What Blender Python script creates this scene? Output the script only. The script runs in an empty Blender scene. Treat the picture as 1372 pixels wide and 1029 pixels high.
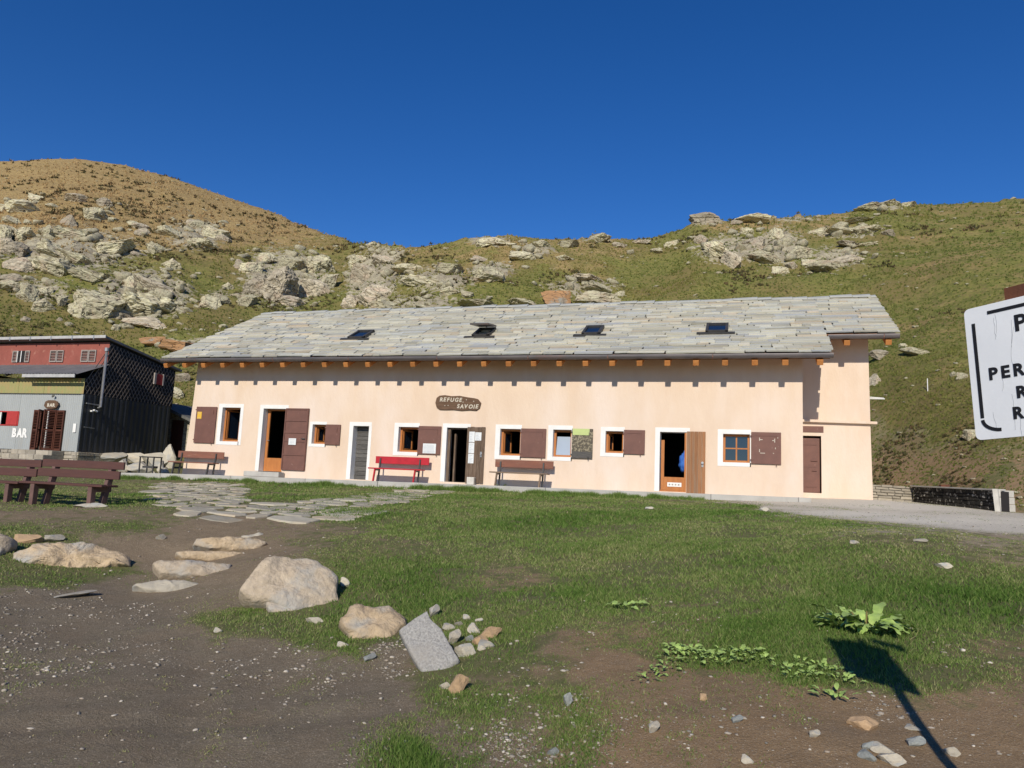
import bpy, bmesh, math, random
import numpy as np
from mathutils import Vector, Matrix, Euler

scene = bpy.context.scene
col = scene.collection
rng = random.Random(7)
nr = np.random.default_rng(11)
R_ = math.radians

# ------------------------------------------------------------------ camera
W, H, F = 1372., 1029., 1015.
PITCH, ROLL, YAW = R_(7.56), R_(2.53), R_(17.3)
CAM = np.array([0., -24.5, 0.])
_f = np.array([-math.sin(YAW)*math.cos(PITCH), math.cos(YAW)*math.cos(PITCH), math.sin(PITCH)])
_r = np.array([math.cos(YAW), math.sin(YAW), 0.]); _u = np.cross(_r, _f)
RT = math.cos(ROLL)*_r + math.sin(ROLL)*_u
UP = -math.sin(ROLL)*_r + math.cos(ROLL)*_u
cd = bpy.data.cameras.new('camera'); cam = bpy.data.objects.new('camera', cd); col.objects.link(cam)
cd.sensor_width = 36; cd.lens = F/W*36; cd.clip_start = .1; cd.clip_end = 3000
M = Matrix(((RT[0], UP[0], -_f[0], CAM[0]), (RT[1], UP[1], -_f[1], CAM[1]), (RT[2], UP[2], -_f[2], CAM[2]), (0, 0, 0, 1)))
cam.matrix_world = M
scene.camera = cam

# ------------------------------------------------------------------ light
SUN_EL = 29.; SH = np.array([-.07, 1.])          # horizontal direction in which shadows fall
SH = SH/np.hypot(*SH)
wd = bpy.data.worlds.new('World'); scene.world = wd; wd.use_nodes = True
nt = wd.node_tree; nt.nodes.clear()
sky = nt.nodes.new('ShaderNodeTexSky'); sky.sky_type = 'NISHITA'; sky.sun_disc = False
sky.sun_elevation = R_(SUN_EL); sky.sun_rotation = math.atan2(-SH[0], -SH[1])
sky.altitude = 2200; sky.air_density = 1.0; sky.dust_density = 0.0; sky.ozone_density = 3.0
bg = nt.nodes.new('ShaderNodeBackground'); bg.inputs[1].default_value = .115
wo = nt.nodes.new('ShaderNodeOutputWorld')
hsv = nt.nodes.new('ShaderNodeHueSaturation'); hsv.inputs['Saturation'].default_value = 1.31; hsv.inputs['Hue'].default_value = .512
nt.links.new(sky.outputs[0], hsv.inputs['Color']); nt.links.new(hsv.outputs[0], bg.inputs[0]); nt.links.new(bg.outputs[0], wo.inputs[0])
sl = bpy.data.lights.new('sun', 'SUN'); sl.energy = 4.2; sl.angle = R_(.53); sl.color = (1, .93, .80)
so = bpy.data.objects.new('sun', sl); col.objects.link(so)
so.rotation_euler = Vector((SH[0]*math.cos(R_(SUN_EL)), SH[1]*math.cos(R_(SUN_EL)), -math.sin(R_(SUN_EL)))).to_track_quat('-Z', 'Y').to_euler()
so.location = (0, -40, 40)
vs = scene.view_settings; vs.view_transform = 'Standard'; vs.look = 'None'; vs.exposure = 0.0; vs.gamma = 1

# ------------------------------------------------------------------ pixel helpers (a pixel gives a direction)
def ray(px, py): return _f + RT*(px-W/2)/F - UP*(py-H/2)/F
def aty(px, py, y=0.): d = ray(px, py); return CAM + d*(y-CAM[1])/d[1]
def atx(px, py, x): d = ray(px, py); return CAM + d*(x-CAM[0])/d[0]
def atz(px, py, z): d = ray(px, py); return CAM + d*(z-CAM[2])/d[2]
def project(x, y, z):
    dx, dy, dz = x-CAM[0], y-CAM[1], z-CAM[2]
    k = dx*_f[0]+dy*_f[1]+dz*_f[2]; k = np.where(k < .3, .3, k)
    return W/2+F*(dx*RT[0]+dy*RT[1]+dz*RT[2])/k, H/2-F*(dx*UP[0]+dy*UP[1]+dz*UP[2])/k

# ------------------------------------------------------------------ noise
def _h(ix, iy, iz, s):
    n = (ix.astype(np.int64)*374761393 + iy.astype(np.int64)*668265263 + iz.astype(np.int64)*2147483647 + s*974711) & 0xffffffff
    n = ((n ^ (n >> 13))*1274126177) & 0xffffffff
    n = ((n ^ (n >> 16))*2246822519) & 0xffffffff
    return ((n ^ (n >> 15)) & 0xffffff)/float(0xffffff)
def vn3(x, y, z, s=0):
    x, y, z = np.broadcast_arrays(np.asarray(x, float), np.asarray(y, float), np.asarray(z, float))
    ix, iy, iz = np.floor(x), np.floor(y), np.floor(z)
    fx, fy, fz = x-ix, y-iy, z-iz
    fx, fy, fz = [t*t*t*(t*(t*6-15)+10) for t in (fx, fy, fz)]
    r = 0
    for a in (0, 1):
        for b in (0, 1):
            for c in (0, 1):
                r = r + _h(ix+a, iy+b, iz+c, s)*(fx if a else 1-fx)*(fy if b else 1-fy)*(fz if c else 1-fz)
    return r*2-1
def vn2(x, y, s=0):
    x = np.asarray(x, float); y = np.asarray(y, float)
    ix, iy = np.floor(x), np.floor(y); fx, fy = x-ix, y-iy
    fx, fy = [t*t*t*(t*(t*6-15)+10) for t in (fx, fy)]
    z = np.zeros_like(ix)
    return ((_h(ix, iy, z, s)*(1-fx)+_h(ix+1, iy, z, s)*fx)*(1-fy)+(_h(ix, iy+1, z, s)*(1-fx)+_h(ix+1, iy+1, z, s)*fx)*fy)*2-1
def fb2(x, y, o=4, s=0, g=.5):
    r = 0; a = 1
    for i in range(o):
        r = r + a*vn2(x*2**i+i*17.3, y*2**i-i*9.1, s+i); a *= g
    return r
def fb3(x, y, z, o=4, s=0, g=.5):
    r = 0; a = 1
    for i in range(o):
        r = r + a*vn3(x*2**i+i*7.3, y*2**i-i*9.1, z*2**i+i*3.7, s+i); a *= g
    return r
def sst(a, b, x):
    t = np.clip((x-a)/(b-a), 0, 1); return t*t*(3-2*t)

# ------------------------------------------------------------------ materials
MATS = {}
def mat(name, c1, c2=None, scale=4., rough=.85, bump=.0, bscale=40., detail=6., spec=.3, crack=0., stretch=(1, 1, 1), rnd=0., c3=None, s3=1.2, lo=.35, hi=.65, lo3=.5, hi3=.62, metal=0., bdist=.02, hue=None, attr=False):
    m = bpy.data.materials.new(name); m.use_nodes = True; MATS[name] = m
    t = m.node_tree; N = t.nodes; L = t.links; b = N['Principled BSDF']
    b.inputs['Roughness'].default_value = rough; b.inputs['Specular IOR Level'].default_value = spec; b.inputs['Metallic'].default_value = metal
    tc = N.new('ShaderNodeTexCoord'); mp = N.new('ShaderNodeMapping'); mp.inputs['Scale'].default_value = stretch
    L.new(tc.outputs['Object'], mp.inputs[0])
    oi = None
    vec = mp.outputs[0]
    if rnd > 0 or attr:
        oi = N.new('ShaderNodeObjectInfo')
        ad = N.new('ShaderNodeVectorMath'); ad.operation = 'ADD'; L.new(vec, ad.inputs[0])
        sc = N.new('ShaderNodeMath'); sc.operation = 'MULTIPLY'; sc.inputs[1].default_value = 37.; L.new(oi.outputs['Random'], sc.inputs[0])
        L.new(sc.outputs[0], ad.inputs[1]); vec = ad.outputs[0]
    def noise(s, d=detail, rgh=.6):
        n = N.new('ShaderNodeTexNoise'); n.inputs['Scale'].default_value = s; n.inputs['Detail'].default_value = d; n.inputs['Roughness'].default_value = rgh
        L.new(vec, n.inputs['Vector']); return n.outputs[0]
    def ramp(src, a, e):
        r = N.new('ShaderNodeMapRange'); r.inputs[1].default_value = a; r.inputs[2].default_value = e; L.new(src, r.inputs[0]); return r.outputs[0]
    def mix(fac, a, e):
        x = N.new('ShaderNodeMix'); x.data_type = 'RGBA'
        if isinstance(fac, float): x.inputs[0].default_value = fac
        else: L.new(fac, x.inputs[0])
        for v, i in ((a, 6), (e, 7)):
            if isinstance(v, tuple): x.inputs[i].default_value = (*v, 1)
            else: L.new(v, x.inputs[i])
        return x.outputs[2]
    c = c1
    if c2: c = mix(ramp(noise(scale), lo, hi), c1, c2)
    if c3: c = mix(ramp(noise(s3), lo3, hi3), c, c3)
    if rnd > 0:
        src = oi.outputs['Random']
        if attr:
            at = N.new('ShaderNodeAttribute'); at.attribute_name = 'rnd'
            s2 = N.new('ShaderNodeMath'); s2.operation = 'ADD'; L.new(src, s2.inputs[0]); L.new(at.outputs['Fac'], s2.inputs[1])
            s4 = N.new('ShaderNodeMath'); s4.operation = 'FRACT'; L.new(s2.outputs[0], s4.inputs[0]); src = s4.outputs[0]
        if hue:
            cr = N.new('ShaderNodeValToRGB'); cr.color_ramp.interpolation = 'CONSTANT'
            els = cr.color_ramp.elements
            for i, hc in enumerate(hue):
                e = els[i] if i < 2 else els.new(i/len(hue))
                e.position = i/len(hue); e.color = (*hc, 1)
            L.new(src, cr.inputs[0])
            c = mix(.6, c if not isinstance(c, tuple) else c, cr.outputs[0])
        hs = N.new('ShaderNodeHueSaturation')
        vr = N.new('ShaderNodeMapRange'); vr.inputs[3].default_value = 1-rnd; vr.inputs[4].default_value = 1+rnd
        wn = N.new('ShaderNodeTexWhiteNoise'); wn.noise_dimensions = '1D'; L.new(src, wn.inputs['W']); L.new(wn.outputs[0], vr.inputs[0])
        L.new(vr.outputs[0], hs.inputs['Value'])
        if isinstance(c, tuple): hs.inputs['Color'].default_value = (*c, 1)
        else: L.new(c, hs.inputs['Color'])
        c = hs.outputs[0]
    if crack > 0:
        wv = N.new('ShaderNodeVectorMath'); wv.operation = 'MULTIPLY'; wv.inputs[1].default_value = (1., 1., 2.8); L.new(vec, wv.inputs[0])
        wn2 = N.new('ShaderNodeTexNoise'); wn2.inputs['Scale'].default_value = 3.; wn2.inputs['Detail'].default_value = 4.; L.new(vec, wn2.inputs['Vector'])
        wa = N.new('ShaderNodeVectorMath'); wa.operation = 'MULTIPLY_ADD'; wa.inputs[1].default_value = (.35, .35, .35); L.new(wn2.outputs['Color'], wa.inputs[0]); L.new(wv.outputs[0], wa.inputs[2])
        vo = N.new('ShaderNodeTexVoronoi'); vo.feature = 'DISTANCE_TO_EDGE'; vo.inputs['Scale'].default_value = crack; L.new(wa.outputs[0], vo.inputs['Vector'])
        c = mix(ramp(vo.outputs['Distance'], .006, .034), (.075, .062, .048), c)
    if isinstance(c, tuple): b.inputs['Base Color'].default_value = (*c, 1)
    else: L.new(c, b.inputs['Base Color'])
    if bump > 0:
        bp = N.new('ShaderNodeBump'); bp.inputs['Strength'].default_value = bump; bp.inputs['Distance'].default_value = bdist
        L.new(noise(bscale, 8., .65), bp.inputs['Height']); L.new(bp.outputs[0], b.inputs['Normal'])
    return m

mat('plaster', (.725, .575, .445), (.68, .525, .395), 1.6, .92, .45, 11., 8, .1, stretch=(1, 1, .4), c3=(.75, .625, .53), s3=.6, lo3=.45, hi3=.7, bdist=.03)
mat('white_paint', (.80, .79, .77), (.74, .72, .68), 3., .8, .15, 25.)
mat('white_peel', (.78, .80, .84), (.68, .71, .76), 2.5, .5, .1, 60.)
mat('rafter_wood', (.50, .21, .06), (.40, .15, .04), 6., .7, .1, 30., stretch=(1, .15, 1), rnd=.12)
mat('frame_wood', (.47, .18, .05), (.38, .14, .04), 5., .55, .1, 30., stretch=(3, 3, .4))
mat('soffit_wood', (.36, .16, .06), (.28, .12, .05), 4., .8, .1, 30., stretch=(4, .3, 1))
mat('shutter_brown', (.18, .085, .065), (.145, .07, .055), 3., .6, .12, 35., c3=(.26, .15, .12), s3=9., lo3=.66, hi3=.72)
mat('plank_dark', (.10, .065, .042), (.17, .12, .085), 5., .85, .35, 25., stretch=(9, 9, .8), c3=(.24, .18, .13), s3=3., lo3=.56, hi3=.75, rnd=.15)
mat('plank_natural', (.33, .155, .07), (.25, .115, .05), 4., .75, .25, 25., stretch=(9, 9, .6), c3=(.24, .18, .125), s3=1.1, lo3=.5, hi3=.75, rnd=.12)
mat('plank_grey', (.085, .08, .075), (.14, .13, .12), 5., .9, .4, 25., stretch=(1, 9, 9), rnd=.2)
mat('shutter_weathered', (.10, .085, .065), (.30, .26, .18), 16., .95, .4, 40., lo=.46, hi=.6)
mat('board_lime', (.52, .60, .24), (.46, .53, .22), 6., .8)
mat('gutter', (.115, .105, .11), (.17, .145, .14), 3., .45, .05, 20., spec=.5, c3=(.26, .13, .085), s3=.9, lo3=.6, hi3=.75, stretch=(.5, 1, 1), metal=.35)
mat('copper', (.42, .20, .12), (.25, .12, .09), 4., .5, metal=.5)
SL = [(.57, .54, .43), (.36, .34, .27), (.48, .455, .38), (.60, .56, .45), (.43, .445, .45), (.53, .51, .43), (.62, .56, .43), (.50, .505, .46), (.42, .43, .45), (.56, .45, .32), (.55, .53, .45), (.61, .585, .50), (.46, .42, .34)]
mat('slate', (.52, .50, .41), (.33, .325, .27), 3., .9, .5, 12., 8, stretch=(.6, 1.5, 1), rnd=.17, hue=SL, attr=True)
mat('slate_bed', (.10, .10, .095), (.16, .155, .14), 3., .95)
mat('concrete', (.47, .45, .41), (.40, .38, .345), 2.5, .95, .3, 30., c3=(.30, .285, .25), s3=.8, lo3=.6, hi3=.8)
mat('block_white', (.62, .59, .53), (.52, .49, .43), 6., .95, .2, 40.)
mat('glass', (.012, .02, .035), None, rough=.03, spec=.9)
mat('pane_sky_blue', (.33, .39, .48), None, rough=.25)  # sky reflection of the tilted pane put into its base colour
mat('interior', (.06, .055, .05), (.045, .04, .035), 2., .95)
mat('red_paint', (.50, .022, .035), (.40, .02, .03), 6., .5, .1, 30., rnd=.05)
mat('bench_brown', (.105, .047, .038), (.085, .04, .034), 5., .65, .15, 30., stretch=(.6, 6, 6), rnd=.08)
mat('bench_leg', (.165, .095, .08), (.12, .07, .06), 5., .75, .15, 30., rnd=.05)
mat('bench_faded', (.245, .10, .065), (.19, .085, .06), 3., .8, .25, 30., stretch=(.8, 6, 6), c3=(.30, .21, .15), s3=2.5, lo3=.58, hi3=.75, rnd=.1)
mat('bench_worn', (.24, .17, .115), (.17, .12, .085), 3., .85, .25, 30., stretch=(.8, 6, 6), rnd=.1)
mat('dark_metal', (.035, .035, .035), (.06, .055, .05), 6., .55, spec=.5)
mat('steel', (.42, .42, .42), (.30, .30, .30), 8., .4, metal=.6)
mat('paper', (.74, .75, .73), (.66, .68, .69), 12., .8)
mat('paper_ink', (.34, .38, .42), (.46, .48, .50), 30., .8)
mat('yellow_paper', (.70, .42, .05), None, rough=.7)
mat('sheet_blue', (.37, .385, .38), (.32, .335, .33), 1.3, .55, .1, 10., c3=(.40, .345, .27), s3=.8, lo3=.60, hi3=.78, stretch=(1, 1, .3), spec=.4)
mat('sheet_green', (.40, .27, .13), (.26, .31, .12), 1.9, .75, .15, 15., c3=(.46, .25, .12), s3=1.9, lo3=.56, hi3=.72, stretch=(1, 1, .45))
mat('sheet_black', (.030, .033, .040), (.042, .045, .052), 1.5, .45, .05, 12., spec=.5)
mat('sheet_roof', (.13, .125, .13), (.18, .17, .17), 1.2, .6, .1, 10.)
mat('roof_edge', (.50, .49, .48), (.38, .37, .36), 3., .6)
mat('shed_red', (.31, .095, .072), (.26, .08, .06), 1.6, .8, .15, 15., c3=(.42, .19, .14), s3=3., lo3=.58, hi3=.75)
mat('shed_shutter', (.40, .36, .32), (.33, .29, .26), 6., .85, rnd=.08)
mat('red_shutter', (.46, .05, .045), (.38, .04, .04), 5., .6)
mat('louvre', (.115, .04, .022), (.085, .03, .02), 6., .6, rnd=.1)
mat('lattice', (.20, .165, .14), (.15, .12, .10), 5., .9)
mat('tar_board', (.022, .02, .02), None, rough=.9)
mat('sign_white', (.80, .81, .82), (.73, .745, .76), 3., .35, .06, 40., spec=.5)
mat('crack', (.36, .38, .40), None, rough=.8)
mat('black_paint', (.012, .012, .014), None, rough=.6)
mat('letter_cream', (.62, .56, .46), (.50, .45, .36), 20., .8)
mat('board_wood', (.105, .06, .036), (.15, .09, .055), 3., .8, .3, 30., stretch=(1, 6, 6))
mat('rust', (.16, .06, .03), (.10, .04, .025), 8., .9, .3, 30.)
mat('sack_blue', (.03, .11, .42), (.05, .16, .50), 6., .6)
mat('yellow_paint', (.62, .46, .08), None, rough=.6)
STONE = dict(rough=.95, bump=.6, bscale=14., detail=10., spec=.1)
mat('rock_lichen', (.60, .56, .38), (.40, .355, .25), 5.5, **STONE, rnd=.22, c3=(.46, .36, .255), s3=2.6, lo3=.52, hi3=.72, bdist=.12, crack=2.6)
mat('rock_grey', (.53, .465, .345), (.33, .285, .21), 5.5, **STONE, rnd=.22, c3=(.48, .37, .27), s3=2.6, lo3=.5, hi3=.7, bdist=.12, crack=2.6)
mat('rock_orange', (.42, .235, .11), (.33, .19, .10), 5.5, **STONE, rnd=.1, c3=(.29, .27, .22), s3=2.6, lo3=.52, hi3=.65, bdist=.1, crack=2.6)
mat('boulder_tan', (.54, .44, .32), (.39, .315, .23), 14., .95, .9, 26., 9, .15, c3=(.40, .38, .34), s3=2.2, lo3=.5, hi3=.65, bdist=.03, rnd=.06)
mat('boulder_gold', (.60, .46, .30), (.44, .33, .21), 12., .95, .9, 24., 9, .15, c3=(.41, .39, .345), s3=2.0, lo3=.48, hi3=.64, bdist=.035, rnd=.06)
mat('granite', (.42, .40, .365), (.24, .23, .215), 60., .9, .7, 60., 5, .2, c3=(.34, .31, .27), s3=2.2, lo3=.52, hi3=.7, bdist=.015)
mat('stone_pale', (.52, .465, .365), (.42, .375, .30), 4., .95, .5, 14., 8, .15, rnd=.2, c3=(.38, .37, .34), s3=2., bdist=.03)
mat('stone_orange', (.52, .35, .20), (.43, .29, .17), 5., .95, .5, 14., rnd=.1, bdist=.03)
mat('stone_blue', (.31, .32, .295), (.235, .245, .23), 5., .9, .4, 14., rnd=.1, bdist=.03)
mat('paving', (.44, .40, .31), (.34, .31, .245), 3., .95, .5, 12., 8, .15, rnd=.2, c3=(.46, .38, .27), s3=.8, bdist=.03)
mat('wall_stone', (.40, .355, .285), (.31, .275, .22), 4., .95, .5, 14., rnd=.22, bdist=.03)
mat('wall_black', (.028, .026, .023), (.06, .055, .047), 7., .9, .8, 16., 8, .2, c3=(.40, .38, .34), s3=7., lo3=.57, hi3=.63, rnd=.2, bdist=.05)  # black colour holds stain plus the shade on this oblique wall face
mat('mortar', (.22, .20, .17), (.16, .145, .125), 6., .95)
mat('pebble', (.36, .335, .30), (.28, .26, .235), 6., .95, rnd=.25, attr=True, hue=[(.34, .28, .21), (.25, .21, .155), (.42, .36, .27), (.20, .17, .13), (.33, .25, .17), (.60, .53, .43)])
mat('leaf', (.40, .52, .15), (.29, .42, .10), 3., .5, .2, 20., spec=.35, rnd=.12)
mat('weed_leaf', (.13, .235, .045), (.10, .18, .035), 4., .6, rnd=.15)
mat('stem_red', (.20, .16, .05), None, rough=.6)
mat('straw', (.45, .40, .28), None, rough=.9)
mat('shrub', (.055, .045, .022), (.08, .06, .03), 2., .95, rnd=.2, attr=True, hue=[(.09, .065, .03), (.07, .075, .028), (.13, .075, .035), (.085, .085, .03)])

def grass_mat(name, cols, pat):
    m = bpy.data.materials.new(name); m.use_nodes = True; MATS[name] = m
    t = m.node_tree; N = t.nodes; L = t.links; b = N['Principled BSDF']
    b.inputs['Roughness'].default_value = .7; b.inputs['Specular IOR Level'].default_value = .15
    at = N.new('ShaderNodeAttribute'); at.attribute_name = 'rnd'
    cr = N.new('ShaderNodeValToRGB')
    for i, c in enumerate(cols):
        e = cr.color_ramp.elements[i] if i < 2 else cr.color_ramp.elements.new(1.)
        e.position = i/(len(cols)-1); e.color = (*c, 1)
    L.new(at.outputs['Fac'], cr.inputs[0]); L.new(cr.outputs[0], b.inputs['Base Color'])
    tr = N.new('ShaderNodeBsdfTranslucent'); L.new(cr.outputs[0], tr.inputs[0])
    mx = N.new('ShaderNodeMixShader'); mx.inputs[0].default_value = .3
    L.new(b.outputs[0], mx.inputs[1]); L.new(tr.outputs[0], mx.inputs[2]); L.new(mx.outputs[0], N['Material Output'].inputs[0])
    return m
grass_mat('grass', [(.08, .155, .025), (.135, .225, .045), (.21, .275, .075), (.31, .31, .13), (.45, .39, .21)], 1)
grass_mat('hill_grass', [(.15, .18, .045), (.22, .22, .06), (.30, .25, .085), (.46, .335, .155), (.50, .34, .165)], 1)

def ground_mat():
    m = bpy.data.materials.new('ground'); m.use_nodes = True; MATS['ground'] = m
    t = m.node_tree; N = t.nodes; L = t.links; b = N['Principled BSDF']
    b.inputs['Roughness'].default_value = .95; b.inputs['Specular IOR Level'].default_value = .1
    tc = N.new('ShaderNodeTexCoord')
    def noise(s, d=8., r=.6):
        n = N.new('ShaderNodeTexNoise'); n.inputs['Scale'].default_value = s; n.inputs['Detail'].default_value = d; n.inputs['Roughness'].default_value = r
        L.new(tc.outputs['Object'], n.inputs['Vector']); return n.outputs[0]
    def att(n):
        a = N.new('ShaderNodeAttribute'); a.attribute_name = n; return a.outputs['Fac']
    def rng_(s, a, e, c=0., d=1.):
        r = N.new('ShaderNodeMapRange'); r.inputs[1].default_value = a; r.inputs[2].default_value = e; r.inputs[3].default_value = c; r.inputs[4].default_value = d
        L.new(s, r.inputs[0]); return r.outputs[0]
    def mth(op, a, e):
        x = N.new('ShaderNodeMath'); x.operation = op
        for v, i in ((a, 0), (e, 1)):
            if isinstance(v, (int, float)): x.inputs[i].default_value = v
            else: L.new(v, x.inputs[i])
        return x.outputs[0]
    def mix(fac, a, e):
        x = N.new('ShaderNodeMix'); x.data_type = 'RGBA'; L.new(fac, x.inputs[0])
        for v, i in ((a, 6), (e, 7)):
            if isinstance(v, tuple): x.inputs[i].default_value = (*v, 1)
            else: L.new(v, x.inputs[i])
        return x.outputs[2]
    n1, n2, n3, n4 = noise(.9), noise(6.), noise(28.), noise(.12)
    n5, n6 = noise(95., 4., .7), noise(2.2, 5.)
    road = mix(rng_(n2, .3, .7), (.26, .21, .145), (.195, .157, .106))
    road = mix(rng_(n3, .56, .68), road, (.34, .275, .19))
    mound = mix(rng_(n2, .3, .7), (.36, .24, .132), (.275, .182, .098))
    mound = mix(rng_(n3, .6, .72), mound, (.44, .32, .19))
    soil = mix(att('soil'), road, mound)
    soil = mix(rng_(n6, .45, .70, 0., .5), soil, (.24, .175, .11))
    soil = mix(rng_(n5, .56, .68, 0., .8), soil, (.50, .43, .34))
    soil = mix(rng_(n5, .44, .34, 0., .5), soil, (.12, .095, .07))
    yard = mix(rng_(n3, .35, .65), (.80, .73, .60), (.66, .60, .49))
    soil = mix(att('yard'), soil, yard)
    turf = mix(rng_(n2, .3, .7), (.13, .145, .055), (.20, .175, .085))
    # hill: green to ochre
    hg = mix(rng_(n1, .35, .65), (.195, .20, .055), (.26, .24, .07))
    hg = mix(rng_(n6, .48, .62, 0., .7), hg, (.115, .14, .035))
    hg = mix(rng_(n4, .45, .6, 0., .6), hg, (.235, .17, .075))
    hg = mix(rng_(n2, .54, .64), hg, (.25, .18, .085))
    hd = mix(rng_(n1, .35, .65), (.44, .325, .145), (.36, .25, .11))
    hd = mix(rng_(n6, .50, .60, 0., .75), hd, (.29, .195, .10))
    hd = mix(rng_(n2, .56, .64), hd, (.13, .08, .04))
    dry = mth('ADD', att('dry'), rng_(noise(.35), .3, .7, -.35, .35))
    hill = mix(rng_(dry, .3, .7), hg, hd)
    rk = mix(rng_(n1, .4, .6), (.48, .43, .30), (.32, .275, .195))
    rk = mix(rng_(n2, .55, .7), rk, (.38, .295, .21))
    rf = rng_(mth('ADD', att('rock'), rng_(noise(1.7), .2, .8, -.5, .5)), .64, .80)
    hill = mix(rf, hill, rk)
    gf = rng_(mth('ADD', att('grass'), rng_(noise(5.), .25, .75, -.4, .4)), .35, .65)
    near = mix(gf, soil, turf)
    L.new(mix(att('hill'), near, hill), b.inputs['Base Color'])
    bp = N.new('ShaderNodeBump'); bp.inputs['Strength'].default_value = .7; bp.inputs['Distance'].default_value = .04
    L.new(mth('ADD', mth('MULTIPLY', noise(9., 10., .75), 1.), mth('MULTIPLY', noise(60., 6., .75), .8)), bp.inputs['Height'])
    bp2 = N.new('ShaderNodeBump'); bp2.inputs['Distance'].default_value = .5; L.new(mth('MULTIPLY', att('hill'), .8), bp2.inputs['Strength'])
    L.new(noise(1.3, 10., .68), bp2.inputs['Height']); L.new(bp.outputs[0], bp2.inputs['Normal'])
    L.new(bp2.outputs[0], b.inputs['Normal'])
ground_mat()

# ------------------------------------------------------------------ object helpers
def tag(o, label=None, cat=None, group=None, kind=None):
    if label: o['label'] = label
    if cat: o['category'] = cat
    if group: o['group'] = group
    if kind: o['kind'] = kind
    return o
def empty(name, loc, label=None, cat=None, group=None):
    e = bpy.data.objects.new(name, None); e.empty_display_size = .2; e.location = loc; col.objects.link(e)
    return tag(e, label, cat, group)
def wloc(p):
    v = Vector((0, 0, 0))
    while p is not None: v = v+p.location; p = p.parent
    return v
class MB:
    def __init__(s): s.v = []; s.f = []; s.m = []
    def add(s, vs, fs, mi=0):
        o = len(s.v); s.v += [tuple(map(float, p)) for p in vs]; s.f += [tuple(i+o for i in q) for q in fs]; s.m += [mi]*len(fs); return s
    def box(s, x0, x1, y0, y1, z0, z1, mi=0):
        return s.add([(x0, y0, z0), (x1, y0, z0), (x1, y1, z0), (x0, y1, z0), (x0, y0, z1), (x1, y0, z1), (x1, y1, z1), (x0, y1, z1)],
                     [(0, 3, 2, 1), (4, 5, 6, 7), (0, 1, 5, 4), (1, 2, 6, 5), (2, 3, 7, 6), (3, 0, 4, 7)], mi)
    def bar(s, a, b, w, h, upv=(0, 0, 1), mi=0):
        a, b = Vector(a), Vector(b); d = (b-a).normalized(); u = Vector(upv); r = d.cross(u).normalized(); u = r.cross(d).normalized()
        r *= w/2; u *= h/2
        return s.add([a-r-u, a+r-u, a+r+u, a-r+u, b-r-u, b+r-u, b+r+u, b-r+u], [(0, 3, 2, 1)[::-1], (4, 5, 6, 7)[::-1], (0, 1, 5, 4)[::-1], (1, 2, 6, 5)[::-1], (2, 3, 7, 6)[::-1], (3, 0, 4, 7)[::-1]], mi)
    def tube(s, pts, r, n=10, mi=0, cap=True):
        pts = [Vector(p) for p in pts]; rings = []
        for i, p in enumerate(pts):
            d = (pts[min(i+1, len(pts)-1)]-pts[max(i-1, 0)]).normalized()
            a = d.cross(Vector((0, 0, 1)) if abs(d.z) < .9 else Vector((1, 0, 0))).normalized(); c = d.cross(a)
            rr = r[i] if isinstance(r, (list, tuple)) else r
            rings.append([p+(a*math.cos(2*math.pi*k/n)+c*math.sin(2*math.pi*k/n))*rr for k in range(n)])
        vs = [q for g in rings for q in g]; fs = []
        for i in range(len(pts)-1):
            for k in range(n): fs.append((i*n+k, i*n+(k+1) % n, (i+1)*n+(k+1) % n, (i+1)*n+k))
        if cap: fs += [tuple(range(n))[::-1], tuple(range((len(pts)-1)*n, len(pts)*n))]
        return s.add(vs, fs, mi)
    def prism(s, poly, y0, y1, mi=0):                      # polygon of (x, z) extruded along y
        n = len(poly)
        return s.add([(p[0], y0, p[1]) for p in poly]+[(p[0], y1, p[1]) for p in poly],
                     [tuple(range(n)), tuple(range(n, 2*n))[::-1]]+[(i, i+n, (i+1) % n+n, (i+1) % n) for i in range(n)], mi)
    def mesh(s, name, mats, bevel=0., smooth=False):
        me = bpy.data.meshes.new(name); me.from_pydata(s.v, [], s.f)
        for m in (mats if isinstance(mats, (list, tuple)) else [mats]): me.materials.append(MATS[m])
        me.polygons.foreach_set('material_index', s.m)
        bm = bmesh.new(); bm.from_mesh(me); bmesh.ops.recalc_face_normals(bm, faces=bm.faces)
        if bevel > 0: bmesh.ops.bevel(bm, geom=bm.edges[:]+bm.verts[:], offset=bevel, segments=1, affect='EDGES', profile=.5)
        bm.to_mesh(me); bm.free()
        if smooth: me.polygons.foreach_set('use_smooth', [True]*len(me.polygons))
        me.update(); return me
    def build(s, name, mats, parent=None, bevel=0., smooth=False, loc=None):
        me = s.mesh(name, mats, bevel, smooth)
        o = bpy.data.objects.new(name, me); col.objects.link(o)
        if loc is not None:                               # vertices are relative to loc (world)
            o.location = loc
        elif s.v:                                         # recentre on own bounding box
            a = np.array([v.co for v in me.vertices]); c = Vector(((a.min(0)+a.max(0))/2))
            me.transform(Matrix.Translation(-c)); o.location = c
        if parent is not None:
            o.parent = parent; o.location = Vector(o.location)-wloc(parent)
        return o
def put(me, name, loc, rot=(0, 0, 0), sc=(1, 1, 1), parent=None):
    o = bpy.data.objects.new(name, me); col.objects.link(o); o.location = loc; o.rotation_euler = rot; o.scale = sc
    if parent is not None: o.parent = parent; o.location = Vector(loc)-wloc(parent)
    return o
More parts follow.
